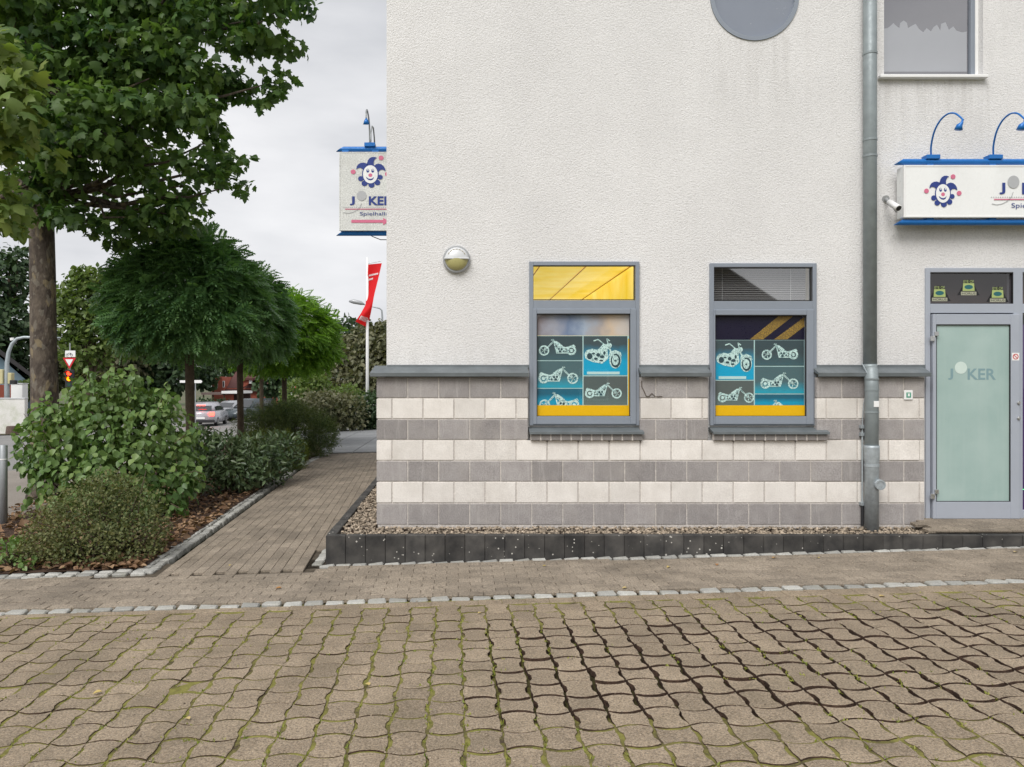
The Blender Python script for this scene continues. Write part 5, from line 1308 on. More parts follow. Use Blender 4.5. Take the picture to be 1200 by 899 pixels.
robinia(281, 17.2, 'dark green ball robinia standing just beyond the largest dome', Z(376, 17.2), 1.12, 1.15, M['leaf_robinia'], 4600, 2.3, .075)
robinia(306, 25.5, 'thin ball robinia on the street side behind the lighter robinia', Z(395, 25.5), 1.25, 1.2, M['leaf_robinia_light'], 2400, 4.1, .07)
robinia(333, 21.5, 'bright green ball robinia, the lightest of the row, nearest the flagpole', Z(398, 21.5), 1.42, 1.30, M['leaf_robinia_light'], 5200, 5.2, .075)

# ---- shrubs in the bed
def shrub(name, label, blobs, n, tpl, smin, smax, mat, stems, base, droop=.3, rand=.8, upn=.7, shell=.45, parts=0, clip=True, spread=.5):
    t = empty(name, (base[0], base[1], G(*base)), label, 'shrub')
    P, out, idx = blob_points(blobs, n, shell)
    if clip:
        gz = np.array([G(p[0], p[1]) for p in P]); k = P[:, 2] > gz + .03; P, out = P[k], out[k]
    A, N = leaf_dirs(out, droop, rand, upn); S = rng.uniform(smin, smax, len(P))
    sb_ = MB(); z0 = G(*base)
    cs = [b[0] for b in blobs]
    for k in range(stems):
        c = random.choice(cs); e = (c[0] + random.gauss(0, spread * .3), c[1] + random.gauss(0, spread * .3), c[2] + random.uniform(0, .25))
        limb(sb_, wander((base[0] + random.gauss(0, spread * .25), base[1] + random.gauss(0, spread * .2), z0 - .03), e, 3, .03), [.014, .011, .008, .003], 5)
    sb_.build('stems', M['bark'], t, True)
    if parts:
        m_ = leaf_parts(tpl, P, A, N, S, mat, t, parts); P, A, N, S = P[m_], A[m_], N[m_], S[m_]
    leaves('foliage', tpl, P, A, N, S, mat, t, 'stuff')
    return t
def B_(px, py, d, r, ry=None, rz=None): return (tuple(W(px, py, d)), (r, ry or r, rz or r))
bb = [B_(70, 520, 10.2, .55), (B_(120, 500, 10.3, .62)), B_(165, 505, 10.4, .62), B_(200, 530, 10.6, .45), B_(85, 560, 10.0, .5), B_(140, 560, 9.9, .6), B_(190, 575, 10.1, .42), B_(110, 462, 10.3, .33),
      B_(150, 462, 10.5, .38), B_(60, 490, 10.3, .28), B_(185, 478, 10.6, .3), B_(45, 540, 10.0, .26), B_(215, 560, 10.3, .25), B_(130, 445, 10.4, .16)]
shrub('dogwood_shrub', 'tall shrub with broad pale green leaves in front of the plane tree trunk', bb, 4700, 'broad', .070, .120, M['leaf_bush'], 26, (X(130, 10.3), 10.3), .9, .45, .35, .35, parts=300)
# a few loose twigs sticking out to the street
lw = bpy.data.objects['dogwood_shrub']
tw = MB()
shoots = [[(60, 560), (35, 530), (18, 508)], [(60, 560), (40, 545), (20, 545)], [(110, 470), (105, 448), (103, 428)], [(150, 470), (155, 447), (154, 431)], [(185, 480), (192, 462), (197, 447)], [(70, 500), (62, 478), (58, 462)],
          [(128, 465), (127, 445), (131, 426)], [(205, 520), (222, 505), (232, 494)], [(205, 560), (228, 552), (240, 556)], [(200, 590), (215, 598), (222, 612)], [(170, 590), (180, 605), (183, 622)], [(50, 580), (34, 585), (26, 598)], [(88, 485), (84, 468), (78, 455)]]
for pts in shoots:
    dd = random.uniform(9.75, 10.2); p3 = [W(a, b, dd) for a, b in pts]; limb(tw, p3, [.008, .006, .003], 5)
    k = 10; Pp = np.array([p3[0].lerp(p3[1], t * 2) if t < .5 else p3[1].lerp(p3[2], t * 2 - 1) for t in np.linspace(.15, 1, k)])
    leaves('twig_leaves', 'broad', Pp, rng.normal(size=(k, 3)) * .6 + np.array([0, -.2, -.8]), rng.normal(size=(k, 3)) * .5 + np.array([0, -.6, .4]), rng.uniform(.06, .12, k), M['leaf_bush'], lw, 'stuff')
tw.build('twigs', M['bark'], lw)
lo = [B_(105, 610, 7.65, .50, .45, .42), B_(150, 605, 7.8, .35, .35, .40), B_(70, 630, 7.5, .36, .36, .32), B_(105, 640, 7.35, .42, .30, .25), B_(155, 635, 7.45, .30, .28, .28), B_(50, 645, 7.5, .24, .3, .18), B_(125, 580, 7.8, .30, .3, .25), B_(180, 620, 7.7, .16, .2, .24)]
shrub('low_shrub', 'low olive green shrub with tiny leaves at the cobbled corner of the bed', lo, 11500, 'ovate', .018, .042, M['leaf_low'], 40, (X(110, 7.6), 7.6), -.2, .8, .6, .55)
la = [B_(255, 535, 12.3, .55, .6, .42), B_(300, 535, 12.8, .5, .6, .4), B_(330, 530, 13.6, .42, .5, .36), B_(245, 555, 12.0, .4, .4, .3), B_(285, 555, 12.2, .45, .4, .28), B_(315, 550, 12.9, .35, .4, .28), B_(235, 525, 12.5, .35, .4, .35)]
shrub('laurel_shrub', 'dark glossy laurel shrub with narrow leaves beside the path', la, 5200, 'lance', .07, .13, M['leaf_laurel'], 24, (X(280, 12.5), 12.5), -.2, .8, .5, .4)
cA = [B_(345, 505, 18.6, .95, .9, .62), B_(375, 512, 18.4, .42, .5, .45), B_(315, 500, 18.8, .8, .8, .55), B_(335, 488, 18.8, .55, .6, .35)]
shrub('conifer_shrub', 'rounded dark green conifer shrub where the path meets the grey slabs', cA, 5200, 'sprig', .09, .17, M['leaf_yew'], 14, (X(345, 18.7), 18.7), -.3, .7, .4, .5)
cB = [B_(325, 530, 15.6, .45, .5, .38), B_(300, 528, 15.8, .45, .5, .36), B_(345, 535, 15.8, .22, .4, .3)]
shrub('conifer_shrub', 'small yellow green conifer shrub between the laurel and the dark conifer', cB, 2800, 'sprig', .09, .17, M['leaf_yew_light'], 10, (X(320, 15.7), 15.7), -.3, .7, .4, .5)
wdz = [B_(10, 655, 7.3, .10, .15, .08), B_(18, 640, 7.6, .12, .2, .08), B_(30, 660, 7.15, .08, .1, .05)]
shrub('weed_patch', 'low fresh green weeds in the litter beside the low shrub', wdz, 240, 'broad', .03, .06, M['leaf_bush'], 4, (X(14, 7.4), 7.4), -.3, .8, .6, .2, spread=.2)
hg = [B_(385, 480, 30, .95, .9, .75), B_(405, 484, 30, .9, .9, .75), B_(370, 478, 29.5, .8, .9, .7)]
shrub('hedge_shrub', 'olive brown hedge shrub at the back edge of the grey slabs', hg, 3200, 'ovate', .10, .18, M['leaf_olive'], 10, (X(390, 30), 30), 0, .8, .5, .5)
hg2 = [B_(425, 486, 31, .8, .8, .75), B_(440, 482, 31, .9, .9, .85), B_(455, 482, 31, .9, .9, .85)]
shrub('hedge_shrub', 'dark green hedge shrub at the foot of the flagpole', hg2, 2600, 'ovate', .10, .18, M['leaf_dark'], 10, (X(436, 31), 31), 0, .8, .5, .5)
hg3 = [B_(365, 462, 33, .9, .9, .85), B_(350, 466, 33, .8, .9, .8), B_(385, 470, 33, .8, .8, .6), B_(405, 465, 34, .8, .8, .55), B_(372, 450, 33, .5, .6, .5)]
shrub('garden_shrub', 'light green rounded garden shrub behind the olive hedge', hg3, 3200, 'ovate', .12, .20, M['leaf_mid'], 10, (X(370, 33), 33), 0, .8, .5, .5)

# ---- trees farther off
def far_tree(name, label, px, d, trunk_r, blobs, n, smin, smax, mat, grp='trees beyond the street'):
    x = X(px, d); z0 = G(x, d)
    t = empty(name, (x, d, z0), label, 'tree', grp)
    zt_ = max(b[0][2] for b in blobs); tb = MB()
    limb(tb, [(x, d, z0 - .2), (x, d, z0 + (zt_ - z0) * .35), (x + .2, d, z0 + (zt_ - z0) * .9)], [trunk_r, trunk_r * .8, trunk_r * .25], 8)
    for b in blobs:
        limb(tb, wander((x, d, z0 + (zt_ - z0) * random.uniform(.25, .5)), b[0], 3, .25), [trunk_r * .4, trunk_r * .3, trunk_r * .2, .02], 5)
    tb.build('trunk', M['bark'], t, True)
    P, out, _ = blob_points(blobs, n, .35); A, N = leaf_dirs(out, .3, .8, .6)
    gz = np.array([G(p[0], p[1]) for p in P]); k = P[:, 2] > gz + .1
    leaves('crown', 'ovate', P[k], A[k], N[k], rng.uniform(smin, smax, k.sum()), mat, t, 'stuff'); return t
def fb(px, py, d, rpx, rz=None): r = rpx * d / FPX; return (tuple(W(px, py, d)), (r, r, (rz or rpx * .85) * d / FPX))
far_tree('broadleaf_tree', 'tall dark tree behind the blue gabled house', 8, 62, .35, [fb(5, 330, 62, 34), fb(-25, 350, 62, 40), fb(15, 375, 61, 30), fb(-5, 400, 60, 36), fb(25, 400, 63, 22), fb(20, 305, 62, 18), fb(-40, 300, 62, 40), fb(10, 430, 62, 26)], 5200, .35, .65, M['leaf_dark'])
far_tree('broadleaf_tree', 'yellow green tree rising behind the give way sign', 105, 56, .3, [fb(95, 350, 56, 30), fb(120, 375, 56, 30), fb(80, 385, 56, 26), fb(110, 330, 56, 20), fb(140, 400, 56, 26), fb(75, 355, 57, 18), fb(100, 410, 56, 30), fb(92, 325, 56, 14)], 4600, .28, .50, M['leaf_mid'])
far_tree('broadleaf_tree', 'dull green tree behind the traffic signal, lower than the yellow green one', 118, 64, .3, [fb(85, 420, 64, 28), fb(120, 425, 64, 30), fb(150, 420, 64, 30), fb(70, 440, 64, 22), fb(135, 445, 63, 26), fb(105, 450, 63, 22)], 3600, .35, .6, M['leaf_olive'])
far_tree('broadleaf_tree', 'dark green tree seen under the largest robinia dome', 190, 66, .3, [fb(180, 420, 66, 30), fb(205, 440, 66, 26), fb(165, 445, 66, 26), fb(230, 430, 68, 26), fb(190, 455, 66, 18), fb(215, 400, 68, 30), fb(240, 445, 68, 14)], 4200, .35, .6, M['leaf_dark'])
far_tree('broadleaf_tree', 'dark tree behind the brick house roof', 275, 92, .3, [fb(255, 415, 92, 26), fb(285, 410, 92, 26), fb(310, 425, 92, 20)], 2200, .45, .8, M['leaf_dark'])
far_tree('broadleaf_tree', 'bushy dark tree right of the brick house', 330, 60, .25, [fb(318, 450, 60, 20), fb(340, 445, 60, 22), fb(355, 435, 60, 20), fb(325, 430, 60, 20), fb(345, 462, 58, 18)], 3000, .3, .5, M['leaf_dark'])
far_tree('broadleaf_tree', 'large olive brown tree behind the flagpole', 428, 44, .25, [fb(415, 420, 44, 24), fb(440, 410, 44, 26), fb(400, 440, 44, 22), fb(430, 445, 43, 26), fb(455, 430, 44, 26), fb(405, 405, 45, 16), fb(430, 392, 45, 18), fb(452, 390, 45, 18), fb(395, 462, 43, 18), fb(418, 462, 43, 20)], 6000, .20, .36, M['leaf_olive'])
far_tree('broadleaf_tree', 'far dark treetop showing above the olive brown tree', 415, 95, .3, [fb(405, 385, 95, 16), fb(425, 392, 95, 16), fb(390, 392, 95, 14), fb(445, 395, 95, 18), fb(412, 410, 95, 24), fb(380, 405, 95, 18), fb(440, 420, 95, 24)], 2600, .45, .8, M['leaf_dark'])
tag(leaves('distant_wood', 'ovate', *(lambda q: (q[0], *leaf_dirs(q[1], .2, .8, .6)))(blob_points([fb(px, 438 + 6 * math.sin(px), 128, 26, 16) for px in range(-80, 480, 26)], 5200, .3)), rng.uniform(.6, 1.1, 5200), M['leaf_dark']),
    'distant dark wood closing the street', 'wood', kind='stuff')

# ================================================================== STREET THINGS
# ---- flagpole and banner flag
FD = 32
fp = empty('flagpole', (X(430.5, FD), FD, G(X(430.5, FD), FD)), 'slim white flagpole behind the hedge', 'flagpole')
fx = X(430.5, FD); fz0 = G(fx, FD); ftop = Z(302, FD)
MB().tube([(fx, FD, fz0 - .1), (fx, FD, fz0 + 3), (fx, FD, ftop)], [.075, .065, .048], 12).build('pole', M['white'], fp, True)
MB().tube([(fx, FD, Z(309, FD)), (X(446.5, FD), FD, Z(306, FD))], .014, 8).build('boom', M['steel_grey'], fp)
fl = empty('flag', (fx, FD, Z(470, FD)), 'long red banner flag twisted in the wind on the flagpole', 'flag')
m_ = MB(); rows = 26; cols = 8
lft = [(431.5, 310), (430.5, 330), (429.0, 346), (428.5, 357), (423, 367), (416.5, 377)]; rgt = [(447.5, 308.5), (443.5, 326), (438.5, 346), (436, 360), (434, 370), (431, 384)]
def seg(L, t):
    k = min(int(t * (len(L) - 1)), len(L) - 2); u = t * (len(L) - 1) - k; return (L[k][0] + (L[k + 1][0] - L[k][0]) * u, L[k][1] + (L[k + 1][1] - L[k][1]) * u)
def flag_pt(i, j, dy=0):
    t = i / rows; a, b = seg(lft, t), seg(rgt, t); u = j / cols
    return W(a[0] + (b[0] - a[0]) * u, a[1] + (b[1] - a[1]) * u, FD + dy - .1 + .25 * math.sin(t * 5 + u * 2.4) * (.2 + t))
m_.v = [tuple(flag_pt(i, j)) for i in range(rows + 1) for j in range(cols + 1)]
m_.f = [(i * (cols + 1) + j, i * (cols + 1) + j + 1, (i + 1) * (cols + 1) + j + 1, (i + 1) * (cols + 1) + j) for i in range(rows) for j in range(cols)]
link('cloth', m_.mesh(recalc=False), mat_leaf('red_cloth', [(.72, .012, .018), (.75, .014, .02)], .35, .7), fl, True)
wm = MB()
for (i0, u0, u1) in ((3.2, .1, .9), (4.5, .1, .5)):
    for k in range(9):
        a = u0 + (u1 - u0) * k / 9; b = a + (u1 - u0) / 13
        wm.quad(*[flag_pt(i, u * cols, -.02) for i, u in ((i0, a), (i0, b), (i0 + .55, b), (i0 + .55, a))])
for k in range(6):
    a = .15 + .12 * k; wm.quad(*[flag_pt(i, u * cols, -.03) for i, u in ((22.0, a), (22.0, a + .07), (24.2, a + .07), (24.2, a))])
link('white_print', wm.mesh(), M['white'], fl)
# ---- street lamp
SD = 55
sl = empty('street_lamp', (X(448, SD), SD, G(X(448, SD), SD)), 'grey street lamp with a flat head on a bent arm behind the flag', 'street lamp')
MB().tube([(X(448, SD), SD, G(X(448, SD), SD) - .1), W(448, 372, SD), W(447.5, 364, SD), W(445, 361.5, SD), W(425, 356.5, SD)], [.10, .07, .06, .05, .045], 10).build('pole', M['steel_grey'], sl, True)
hd_ = MB().tube([W(427, 356.8, SD), W(423, 355.2, SD), W(414, 353.3, SD), W(409, 353.2, SD)], [.05, .15, .17, .06], 10); hd_.build('lamp_head', M['lamp_grey'], sl, True)
# ---- bollard with a dark plate
bp = Vector((X(4, 9.75), 9.75, 0)); bp.z = G(bp.x, bp.y)
bo = empty('bollard', bp, 'grey steel post with a dark plate beside the street pavement', 'bollard')
MB().tube([bp + Vector((0, 0, -.15)), bp + Vector((0, 0, 1.02)), bp + Vector((0, 0, 1.03))], [.048, .048, .040], 16).build('post', M['steel_grey'], bo, True)
MB().tube([bp + Vector((0, 0, .84)), bp + Vector((0, 0, .855))], .051, 16).build('band', M['white'], bo)
MB().box(bp.x - .50, bp.x - .05, bp.y - .02, bp.y + .02, bp.z + .70, bp.z + .98, .004).build('plate', M['rubber'], bo)
# ---- traffic signal mast
MD = 45
mx0 = X(8.5, MD); mz = G(mx0, MD)
ms_ = empty('signal_mast', (mx0, MD, mz), 'light grey curved mast arm with signal heads above the white wall', 'traffic light')
MB().tube([(mx0, MD, mz - .2), W(8, 440, MD), W(8.3, 425, MD), W(10, 413, MD), W(14, 403, MD), W(20, 397, MD), W(28, 395.3, MD), W(71, 396, MD)], [.16, .14, .12, .11, .10, .09, .08, .05], 12).build('mast', M['galv'], ms_, True)
cream = mat_simple('cream_housing', (.50, .45, .25), .5)
for a, b, c, d in ((-1, 5.5, 433, 450), (11, 15.5, 437, 450)): MB().box(X(a, MD), X(b, MD), MD - .2, MD + .15, Z(d, MD), Z(c, MD), .03).build('signal_head', cream, ms_)
MB().box(X(4, MD), X(11, MD), MD - .05, MD + .05, Z(444, MD), Z(441, MD)).build('bracket', M['galv'], ms_)
MB().box(X(15, MD), X(21.5, MD), MD - .35, MD - .05, Z(450, MD), Z(445.5, MD), .03).build('visor', M['rubber'], ms_)
MB().tube([W(14, 396, MD), W(14.5, 399, MD)], .12, 8).build('detector', M['white'], ms_)
cab = empty('cable_cabinet', (X(19, 46.5), 46.5, G(X(19, 46.5), 46.5)), 'plain white switch cabinet behind the low white wall', 'cabinet')
MB().box(X(12.5, 46.5), X(26.5, 46.5), 46.5, 47.1, G(-26, 46), Z(450, 46.5), .03).build('body', M['white'], cab)
MB().box(X(12.0, 46.5), X(27, 46.5), 46.45, 47.15, Z(450, 46.5), Z(449, 46.5), .01).build('lid', M['lamp_light'], cab)
# ---- low white wall and stone planter
lwx0, lwx1 = X(-60, 44.3), X(29, 44.3); lz = G(lwx1, 44.3)
lwl = empty('garden_wall', (lwx1, 44.3, lz), 'low white rendered wall with a green algae patch across the road', 'wall')
wm_ = mat_stone('mossy_render', (.62, .61, .57), (.70, .69, .66), 0, 0, .9, .2, 40, sc=2, dirt=((.26, .32, .14), .55, .8))
MB().box(lwx0, lwx1, 44.3, 44.6, lz - .3, Z(467.5, 44.3), .02).build('body', wm_, lwl)
MB().box(lwx0 - .03, lwx1 + .03, 44.26, 44.64, Z(467.5, 44.3), Z(466.3, 44.3), .01).build('coping', M['lamp_light'], lwl)
pt = empty('stone_tub', (X(14, 43.6), 43.6, G(X(14, 43.6), 43.6)), 'squat brown concrete tub in front of the white wall', 'tub')
tz = G(X(14, 43.6), 43.6); MB().tube([(X(14, 43.6), 43.6, tz - .05), (X(14, 43.6), 43.6, tz + .1), (X(14, 43.6), 43.6, tz + .46), (X(14, 43.6), 43.6, tz + .48)], [.33, .33, .28, .24], 14).build('body', mat_stone('tub', (.10, .07, .06), (.15, .11, .09)), pt)
gs = poly_sheet('verge', [(-40, 42.6), (X(36, 43), 42.6), (X(36, 43), 44.28), (-40, 44.28)], .03, M['earth']); tag(gs, kind='structure')
# ---- blue gabled house
HD = 58
bh = empty('house', (X(0, HD), HD, G(-35, HD)), 'pale blue house with a dark overhanging gable roof behind the white wall', 'house')
hb = G(-35, HD); hm = mat_simple('blue_render', (.20, .31, .38), .9, 0, .08, 1, .1)
xa, xb = X(-75, HD), X(33, HD)
MB().prism([(xa, hb - .5), (xb, hb - .5), (xb, Z(452, HD)), (X(-20, HD), Z(398, HD)), (xa, Z(452, HD))], HD, HD + 8).build('wall', hm, bh)
rm = mat_simple('dark_roof', (.045, .043, .045), .8, 0, .2, 2, .2)
rv = [(X(-20, HD), Z(392, HD)), (X(40, HD), Z(444, HD)), (X(40, HD), Z(449, HD)), (X(-20, HD), Z(399, HD))]
MB().prism(rv, HD - .9, HD + 8.3).build('roof_slope', rm, bh)
rv2 = [(2 * X(-20, HD) - a, b) for a, b in rv]; MB().prism(rv2, HD - .9, HD + 8.3).build('roof_slope', rm, bh)
an = MB().box(X(-40, HD - 2), X(6.5, HD - 2), HD - 2, HD - .01, hb - .5, Z(451, HD - 2), .02).build('annex', mat_simple('red_brick', (.28, .075, .05), .9, 0, .2, 6, .2), bh)
wn_ = MB().box(X(-4, HD - 2.05), X(4, HD - 2.05), HD - 2.06, HD - 1.98, Z(468, HD), Z(458, HD)).build('annex_window', M['dark'], bh)
MB().box(X(-4, HD - 2.05), X(4, HD - 2.05), HD - 2.1, HD - 2.0, Z(458, HD), Z(456.5, HD)).build('lintel', M['white'], bh)
bh.rotation_euler.z = R(29)
gh = shrub('garden_shrub', 'green garden shrub between the blue house and the plane trunk', [fb(32, 455, 54, 9), fb(30, 463, 54, 9), fb(40, 458, 54, 9)], 1200, 'ovate', .2, .35, M['leaf_mid'], 5, (X(33, 54), 54), 0, .8, .5, .4)
# ---- give way sign with signal
GD_ = 42
gx_ = X(82, GD_); gz_ = G(gx_, GD_)
gw = empty('give_way_sign', (gx_, GD_, gz_), 'give way triangle under a white bicycle plate on a grey pole', 'road sign')
MB().tube([(gx_, GD_, gz_ - .1), (gx_, GD_, Z(402, GD_))], .035, 8).build('pole', M['steel_grey'], gw)
def tri(r, y0, y1, m_name, mat):
    c = (gx_, Z(423.8, GD_)); pts = [(c[0] + r * math.cos(t), c[1] + r * math.sin(t)) for t in (R(90 + 180), R(90 + 300), R(90 + 60))]
    return MB().prism(pts, y0, y1).build(m_name, mat, gw)
tri(.42, GD_ - .07, GD_ - .05, 'triangle', mat_print('sign_red', (.55, .02, .03))); tri(.25, GD_ - .08, GD_ - .071, 'triangle_centre', M['white'])
MB().box(X(77, GD_), X(89, GD_), GD_ - .07, GD_ - .05, Z(418.5, GD_), Z(411, GD_), .004).build('plate', M['white'], gw)
bz = Z(415.5, GD_); pm_ = MB()
for dx in (-.12, .12): ring(pm_, gx_ + dx, bz - .03, .055, .075, GD_ - .076, GD_ - .0705, 14)
for a, b in (((-.12, -.03), (-.03, .08)), ((-.03, .08), (.08, .06)), ((.12, -.03), (.07, .09)), ((0, -.03), (.08, .06))): pm_.prism([(gx_ + p[0], bz + p[1]) for p in stroke(a, b, .02)], GD_ - .076, GD_ - .0705)
pm_.build('bicycle_pictogram', M['rubber'], gw)
ts = empty('traffic_signal', (gx_, GD_, Z(447, GD_)), 'traffic signal lit red and amber below the give way sign', 'traffic light')
TY = GD_ - .12
MB().box(X(77.5, TY), X(87, TY), TY - .12, TY + .04, Z(455, TY), Z(433.5, TY), .02).build('housing', M['rubber'], ts)
for zz, nm, cc, s in ((437.5, 'red_lamp', (1, .03, .01), 3.5), (444, 'amber_lamp', (1, .20, .0), 2.2)):
    MB().tube([(X(82, TY), TY - .121, Z(zz, TY)), (X(82, TY), TY - .15, Z(zz, TY))], [.125, .08], 14).build(nm, mat_emit(nm, cc, s), ts)
    vv = MB(); V = []; n = 10
    for yv in (TY - .12, TY - .34):
        for k in range(n + 1): V.append((X(82, TY) + .14 * math.cos(math.pi * k / n), yv, Z(zz, TY) + .14 * math.sin(math.pi * k / n)))
    vv.add(V, [(k, k + 1, n + 2 + k, n + 1 + k) for k in range(n)]); vv.build('visor', M['rubber'], ts)
MB().tube([(X(82, TY), TY - .121, Z(450.5, TY)), (X(82, TY), TY - .13, Z(450.5, TY))], .11, 14).build('green_lamp', mat_simple('unlit_green', (.02, .06, .04), .3), ts)
# ---- street name sign
ND = 44
ns_ = empty('street_name_sign', (X(229, ND), ND, G(X(229, ND), ND)), 'white street name plates on a grey post under the largest robinia', 'road sign')
MB().tube([(X(229, ND), ND, G(X(229, ND), ND) - .1), (X(229, ND), ND, Z(445.5, ND))], .03, 8).build('post', M['steel_grey'], ns_)
MB().prism([(X(224, ND), Z(445.5, ND)), (X(236, ND), Z(445.5, ND)), (X(237.5, ND), Z(447.2, ND)), (X(236, ND), Z(449, ND)), (X(224, ND), Z(449, ND))], ND - .06, ND - .035).build('plate', M['white'], ns_)
MB().box(X(211, ND), X(223, ND), ND - .045, ND - .02, Z(448.6, ND), Z(445.8, ND)).build('plate', M['white'], ns_)
# ---- round prohibition sign
RD = 38
rs_ = empty('round_sign', (X(344, RD), RD, G(X(344, RD), RD)), 'round red rimmed traffic sign beyond the bright robinia', 'road sign')
MB().tube([(X(344, RD), RD, G(X(344, RD), RD) - .1), (X(344, RD), RD, Z(452, RD))], .03, 8).build('post', M['steel_grey'], rs_)
MB().prism(circ(X(344, RD), Z(455.5, RD), .165, 24), RD - .06, RD - .04).build('disc', mat_print('sign_red2', (.55, .04, .04)), rs_)
MB().prism(circ(X(344, RD), Z(455.5, RD), .115, 24), RD - .068, RD - .061).build('disc_centre', M['white'], rs_)
MB().box(X(341, RD), X(347, RD), RD - .06, RD - .04, Z(463, RD), Z(460.5, RD)).build('plate', M['white'], rs_)

# ---- brick house with carport
KD = 72
kb_ = G(-20, KD)
rh = empty('house', (X(268, KD), KD, kb_), 'red brick house with a brown tiled roof and gable windows', 'house')
brm = mat_stone('house_brick', (.30, .085, .055), (.40, .12, .08), 0, 0, .9, .2, 30, sc=3); tile = mat_simple('roof_tile', (.085, .030, .026), .8, 0, .25, 4, .3)
ga0, ga1 = X(250.5, KD), X(264.5, KD)
MB().prism([(ga0, kb_ - .3), (ga1, kb_ - .3), (ga1, Z(452, KD)), (X(262, KD), Z(441.5, KD)), (X(255, KD), Z(441.5, KD)), (ga0, Z(456, KD))], KD - .6, KD + 6).build('gable_wall', brm, rh)
MB().box(ga1, X(312, KD), KD, KD + 6, kb_ - .3, Z(455, KD)).build('wall', brm, rh)
rp = [(KD - .35, Z(458, KD)), (KD + 4, Z(434, KD + 4)), (KD + 8.4, Z(458, KD)), (KD + 8.4, Z(459, KD)), (KD + 4, Z(437, KD + 4)), (KD - .3, Z(460, KD))]
rfm = MB(); rfm.v = [(ga1 - .1, a, b) for a, b in rp] + [(X(316, KD), a, b) for a, b in rp]; rfm.f = [tuple(range(6))[::-1], tuple(range(6, 12))] + [(i, (i + 1) % 6, 6 + (i + 1) % 6, 6 + i) for i in range(6)]
rfm.build('roof', tile, rh)
for a in (253.2, 261):
    wv = MB().box(X(a, KD - .6), X(a + 2.2, KD - .6), KD - .64, KD - .55, Z(454, KD), Z(446.5, KD)).build('window', M['white'], rh)
    link('window_pane', MB().box(X(a + .5, KD - .6), X(a + 1.7, KD - .6), KD - .66, KD - .63, Z(453.3, KD), Z(447.2, KD)).mesh(), M['dark'], wv)
MB().prism([(X(286, KD), Z(455, KD)), (X(286, KD), Z(445.5, KD)), (X(298.5, KD), Z(445.5, KD)), (X(291, KD), Z(452, KD))], KD - .9, KD - .4).build('dormer_wall', brm, rh)
wv = MB().box(X(292, KD - .9), X(295.5, KD - .9), KD - .96, KD - .88, Z(449.5, KD), Z(445.8, KD)).build('window', M['white'], rh)
MB().box(X(285, KD), X(300, KD), KD - 1.2, KD + 2, Z(445.5, KD), Z(443, KD)).build('dormer_roof', tile, rh)
cpt = empty('carport', (X(260, KD - 6), KD - 6, G(-20, KD - 6)), 'dark carport with a pale flat roof edge in front of the brick house', 'carport')
CD = KD - 6; cz0 = G(-20, CD)
MB().box(X(238, CD), X(264, CD), CD - .5, CD + 3.5, Z(462.6, CD), Z(460, CD)).build('roof_edge', mat_simple('brown_edge', (.15, .11, .10), .8), cpt)
MB().box(X(262, CD), X(283, CD), CD - .6, CD + 3.5, Z(461.2, CD), Z(458.2, CD)).build('white_fascia', M['white'], cpt)
MB().box(X(262, CD), X(282, CD), CD + 3, CD + 3.2, cz0 - .2, Z(461, CD)).build('back_wall', mat_simple('dark_timber', (.06, .035, .03), .9), cpt)
for a in (239, 250, 263, 282): MB().box(X(a, CD), X(a + 1, CD), CD - .3, CD - .15, cz0 - .2, Z(461.5, CD)).build('post', M['bark'], cpt)
hdg = shrub('clipped_hedge', 'clipped dark green hedge in front of the carport', [((X(px, 60), 60, G(-20, 60) + .75), (.75, .6, .8)) for px in range(232, 264, 6)], 2600, 'ovate', .14, .24, M['leaf_dark'], 6, (X(247, 60), 60), 0, .8, .5, .6)
fn = empty('timber_fence', (X(267, 62), 62, G(-18, 62)), 'low brown board fence behind the parked cars', 'fence')
for k in range(26):
    a = 250 + k * 1.35; MB().box(X(a, 62), X(a + 1.2, 62), 62, 62.04, G(-18, 62) - .1, G(-18, 62) + 1.0 + random.gauss(0, .01)).build('board', mat_simple('fence_brown', (.075, .04, .032), .9) if k == 0 else bpy.data.materials['fence_brown'], fn)

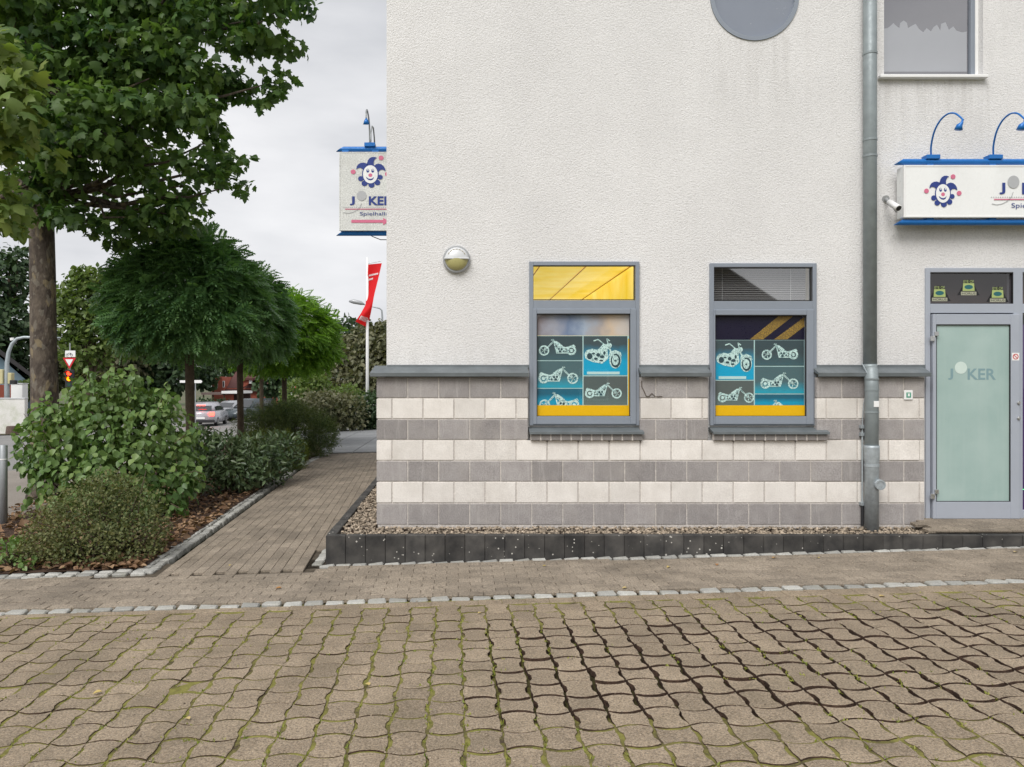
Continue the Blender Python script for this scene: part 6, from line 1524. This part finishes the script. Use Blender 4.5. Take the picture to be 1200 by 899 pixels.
# ---- cars
def car(name, label, loc, rz, paint, lights_on=False, van=False):
    """car built along +x = forward, then turned"""
    t = empty(name, (0, 0, 0), label, 'car')
    L, Wd, H = 4.3, 1.78, (1.62 if van else 1.46)
    side = [(-2.15, .35), (-2.15, .78), (-2.08, .98), (-1.15, 1.0), (.95, .98), (1.75, .88), (2.08, .74), (2.15, .5), (2.10, .28), (-2.08, .26)]
    roof = [(-1.98, .97), (-1.72, H - .10), (-1.35, H), (.05, H), (.35, H - .05), (1.05, .96)]
    def loft(prof, ws):
        bm = bmesh.new(); rings = []
        for s, w in ws: rings.append([bm.verts.new((x + (0 if abs(s) < .9 else 0), s * Wd / 2 * (1 if z < 1 else w), z)) for x, z in prof])
        for a, b in zip(rings, rings[1:]):
            for i in range(len(prof)): bm.faces.new((a[i], a[(i + 1) % len(prof)], b[(i + 1) % len(prof)], b[i]))
        bm.faces.new(rings[0][::-1]); bm.faces.new(rings[-1]); bmesh.ops.recalc_face_normals(bm, faces=bm.faces)
        bmesh.ops.bevel(bm, geom=[e for e in bm.edges], offset=.035, segments=2, affect='EDGES'); me = bpy.data.meshes.new('x'); bm.to_mesh(me); bm.free(); return me
    link('body', loft(side, [(-1, 1), (1, 1)]), paint, t, True)
    link('cabin', loft(roof, [(-.94, .80), (.94, .80)]), paint, t, True)
    gm = mat_simple('car_glass', (.02, .024, .028), .08, 0, .05, 3, 0, 1.0) if 'car_glass' not in bpy.data.materials else bpy.data.materials['car_glass']
    def pane(pts): m_ = MB(); m_.add(pts, [tuple(range(len(pts)))]); return link('window', m_.mesh(), gm, t)
    for s in (-1, 1):
        y0, y1 = s * (Wd / 2 * .945 + .004), s * (Wd / 2 * .755 + .012); y0 = s * Wd / 2 * .955
        pane([(-1.72, y0, 1.03), (-.45, y0, 1.03), (-.45, y1, H - .10), (-1.52, y1, H - .12)]); pane([(-.38, y0, 1.03), (.80, y0, 1.03), (.22, y1, H - .11), (-.38, y1, H - .10)])
    yw = Wd / 2 * .72
    pane([(-2.00, -yw, 1.02), (-2.00, yw, 1.02), (-1.76, yw * .92, H - .13), (-1.76, -yw * .92, H - .13)]); pane([(1.02, -yw, 1.02), (1.02, yw, 1.02), (.42, yw * .92, H - .10), (.42, -yw * .92, H - .10)])
    for x in (-1.30, 1.32):
        for s in (-1, 1):
            yy0, yy1 = s * (Wd / 2 - .19), s * (Wd / 2 + .012)
            ty_ = MB().tube([(x, yy0, .31), (x, yy0 + s * .02, .31), (x, yy1 - s * .02, .31), (x, yy1, .31)], [.28, .31, .31, .28], 20).build('wheel', M['rubber'], t, True)
            link('rim', MB().tube([(x, yy1 - s * .02, .31), (x, yy1 + s * .006, .31)], [.20, .17], 12).mesh(), M['chrome'], ty_)
    tl = mat_emit('tail_light_lit', (1, .03, .02), 7) if lights_on else mat_print('tail_light', (.30, .01, .012))
    for s in (-1, 1):
        MB().box(-2.175, -2.06, s * .68 - .17, s * .68 + .17, .70, .92, .02).build('tail_light', tl, t)
        MB().box(2.02, 2.13, s * .64 - .18, s * .64 + .18, .60, .76, .02).build('headlight', M['lamp_light'], t)
    if lights_on: MB().box(-2.03, -2.0, -.25, .25, H - .12, H - .08).build('brake_light', tl, t)
    MB().box(-2.18, -2.14, -.26, .26, .50, .61).build('number_plate', M['white'], t)
    MB().box(-2.19, -2.0, -.86, .86, .28, .45, .03).build('bumper', M['rubber'], t)
    t.location = loc; t.rotation_euler.z = rz
    return t
def car_paint(nm, c): return mat_simple(nm, c, .25, .2, .03, 3, 0, .6)
def at(px, d): return (X(px, d), d, G(X(px, d), d) - .03)
car('car', 'silver hatchback seen from behind with its brake lights glowing red', at(244, 50), R(96), car_paint('silver_paint', (.42, .42, .45)), True)
car('car', 'grey car far down the street ahead of the braking hatchback', at(245, 56), R(95), car_paint('grey_paint', (.28, .28, .30)))
car('car', 'light grey parked car in front of the brown fence', at(272, 58), R(250), car_paint('light_grey_paint', (.34, .35, .37)))
car('car', 'dark blue grey parked estate car beside the light grey one', at(295, 55), R(245), car_paint('dark_paint', (.06, .075, .085)), van=True)
car('car', 'black car parked beside the blue house, half behind the plane trunk', at(37, 47.5), R(100), car_paint('black_paint', (.015, .015, .018)))

# ---- house behind the camera, mirrored in the window panes
oh = empty('house', (8, -16, 0), 'brick house with a steep dark roof mirrored in the window panes', 'house')
MB().box(2.5, 14.9, -24, -16, -.2, 3.6).build('wall', brm, oh)
MB().prism([(8.6, 8.0), (15.6, 3.4), (15.6, 3.2), (1.8, 3.2), (1.8, 3.4)], -24.4, -15.6).build('roof', rm, oh)
wv = MB().box(5, 6.2, -16, -15.96, 1.0, 2.3).build('window', M['white'], oh); link('window_pane', MB().box(5.08, 6.12, -15.96, -15.94, 1.08, 2.22).mesh(), M['dark'], wv)
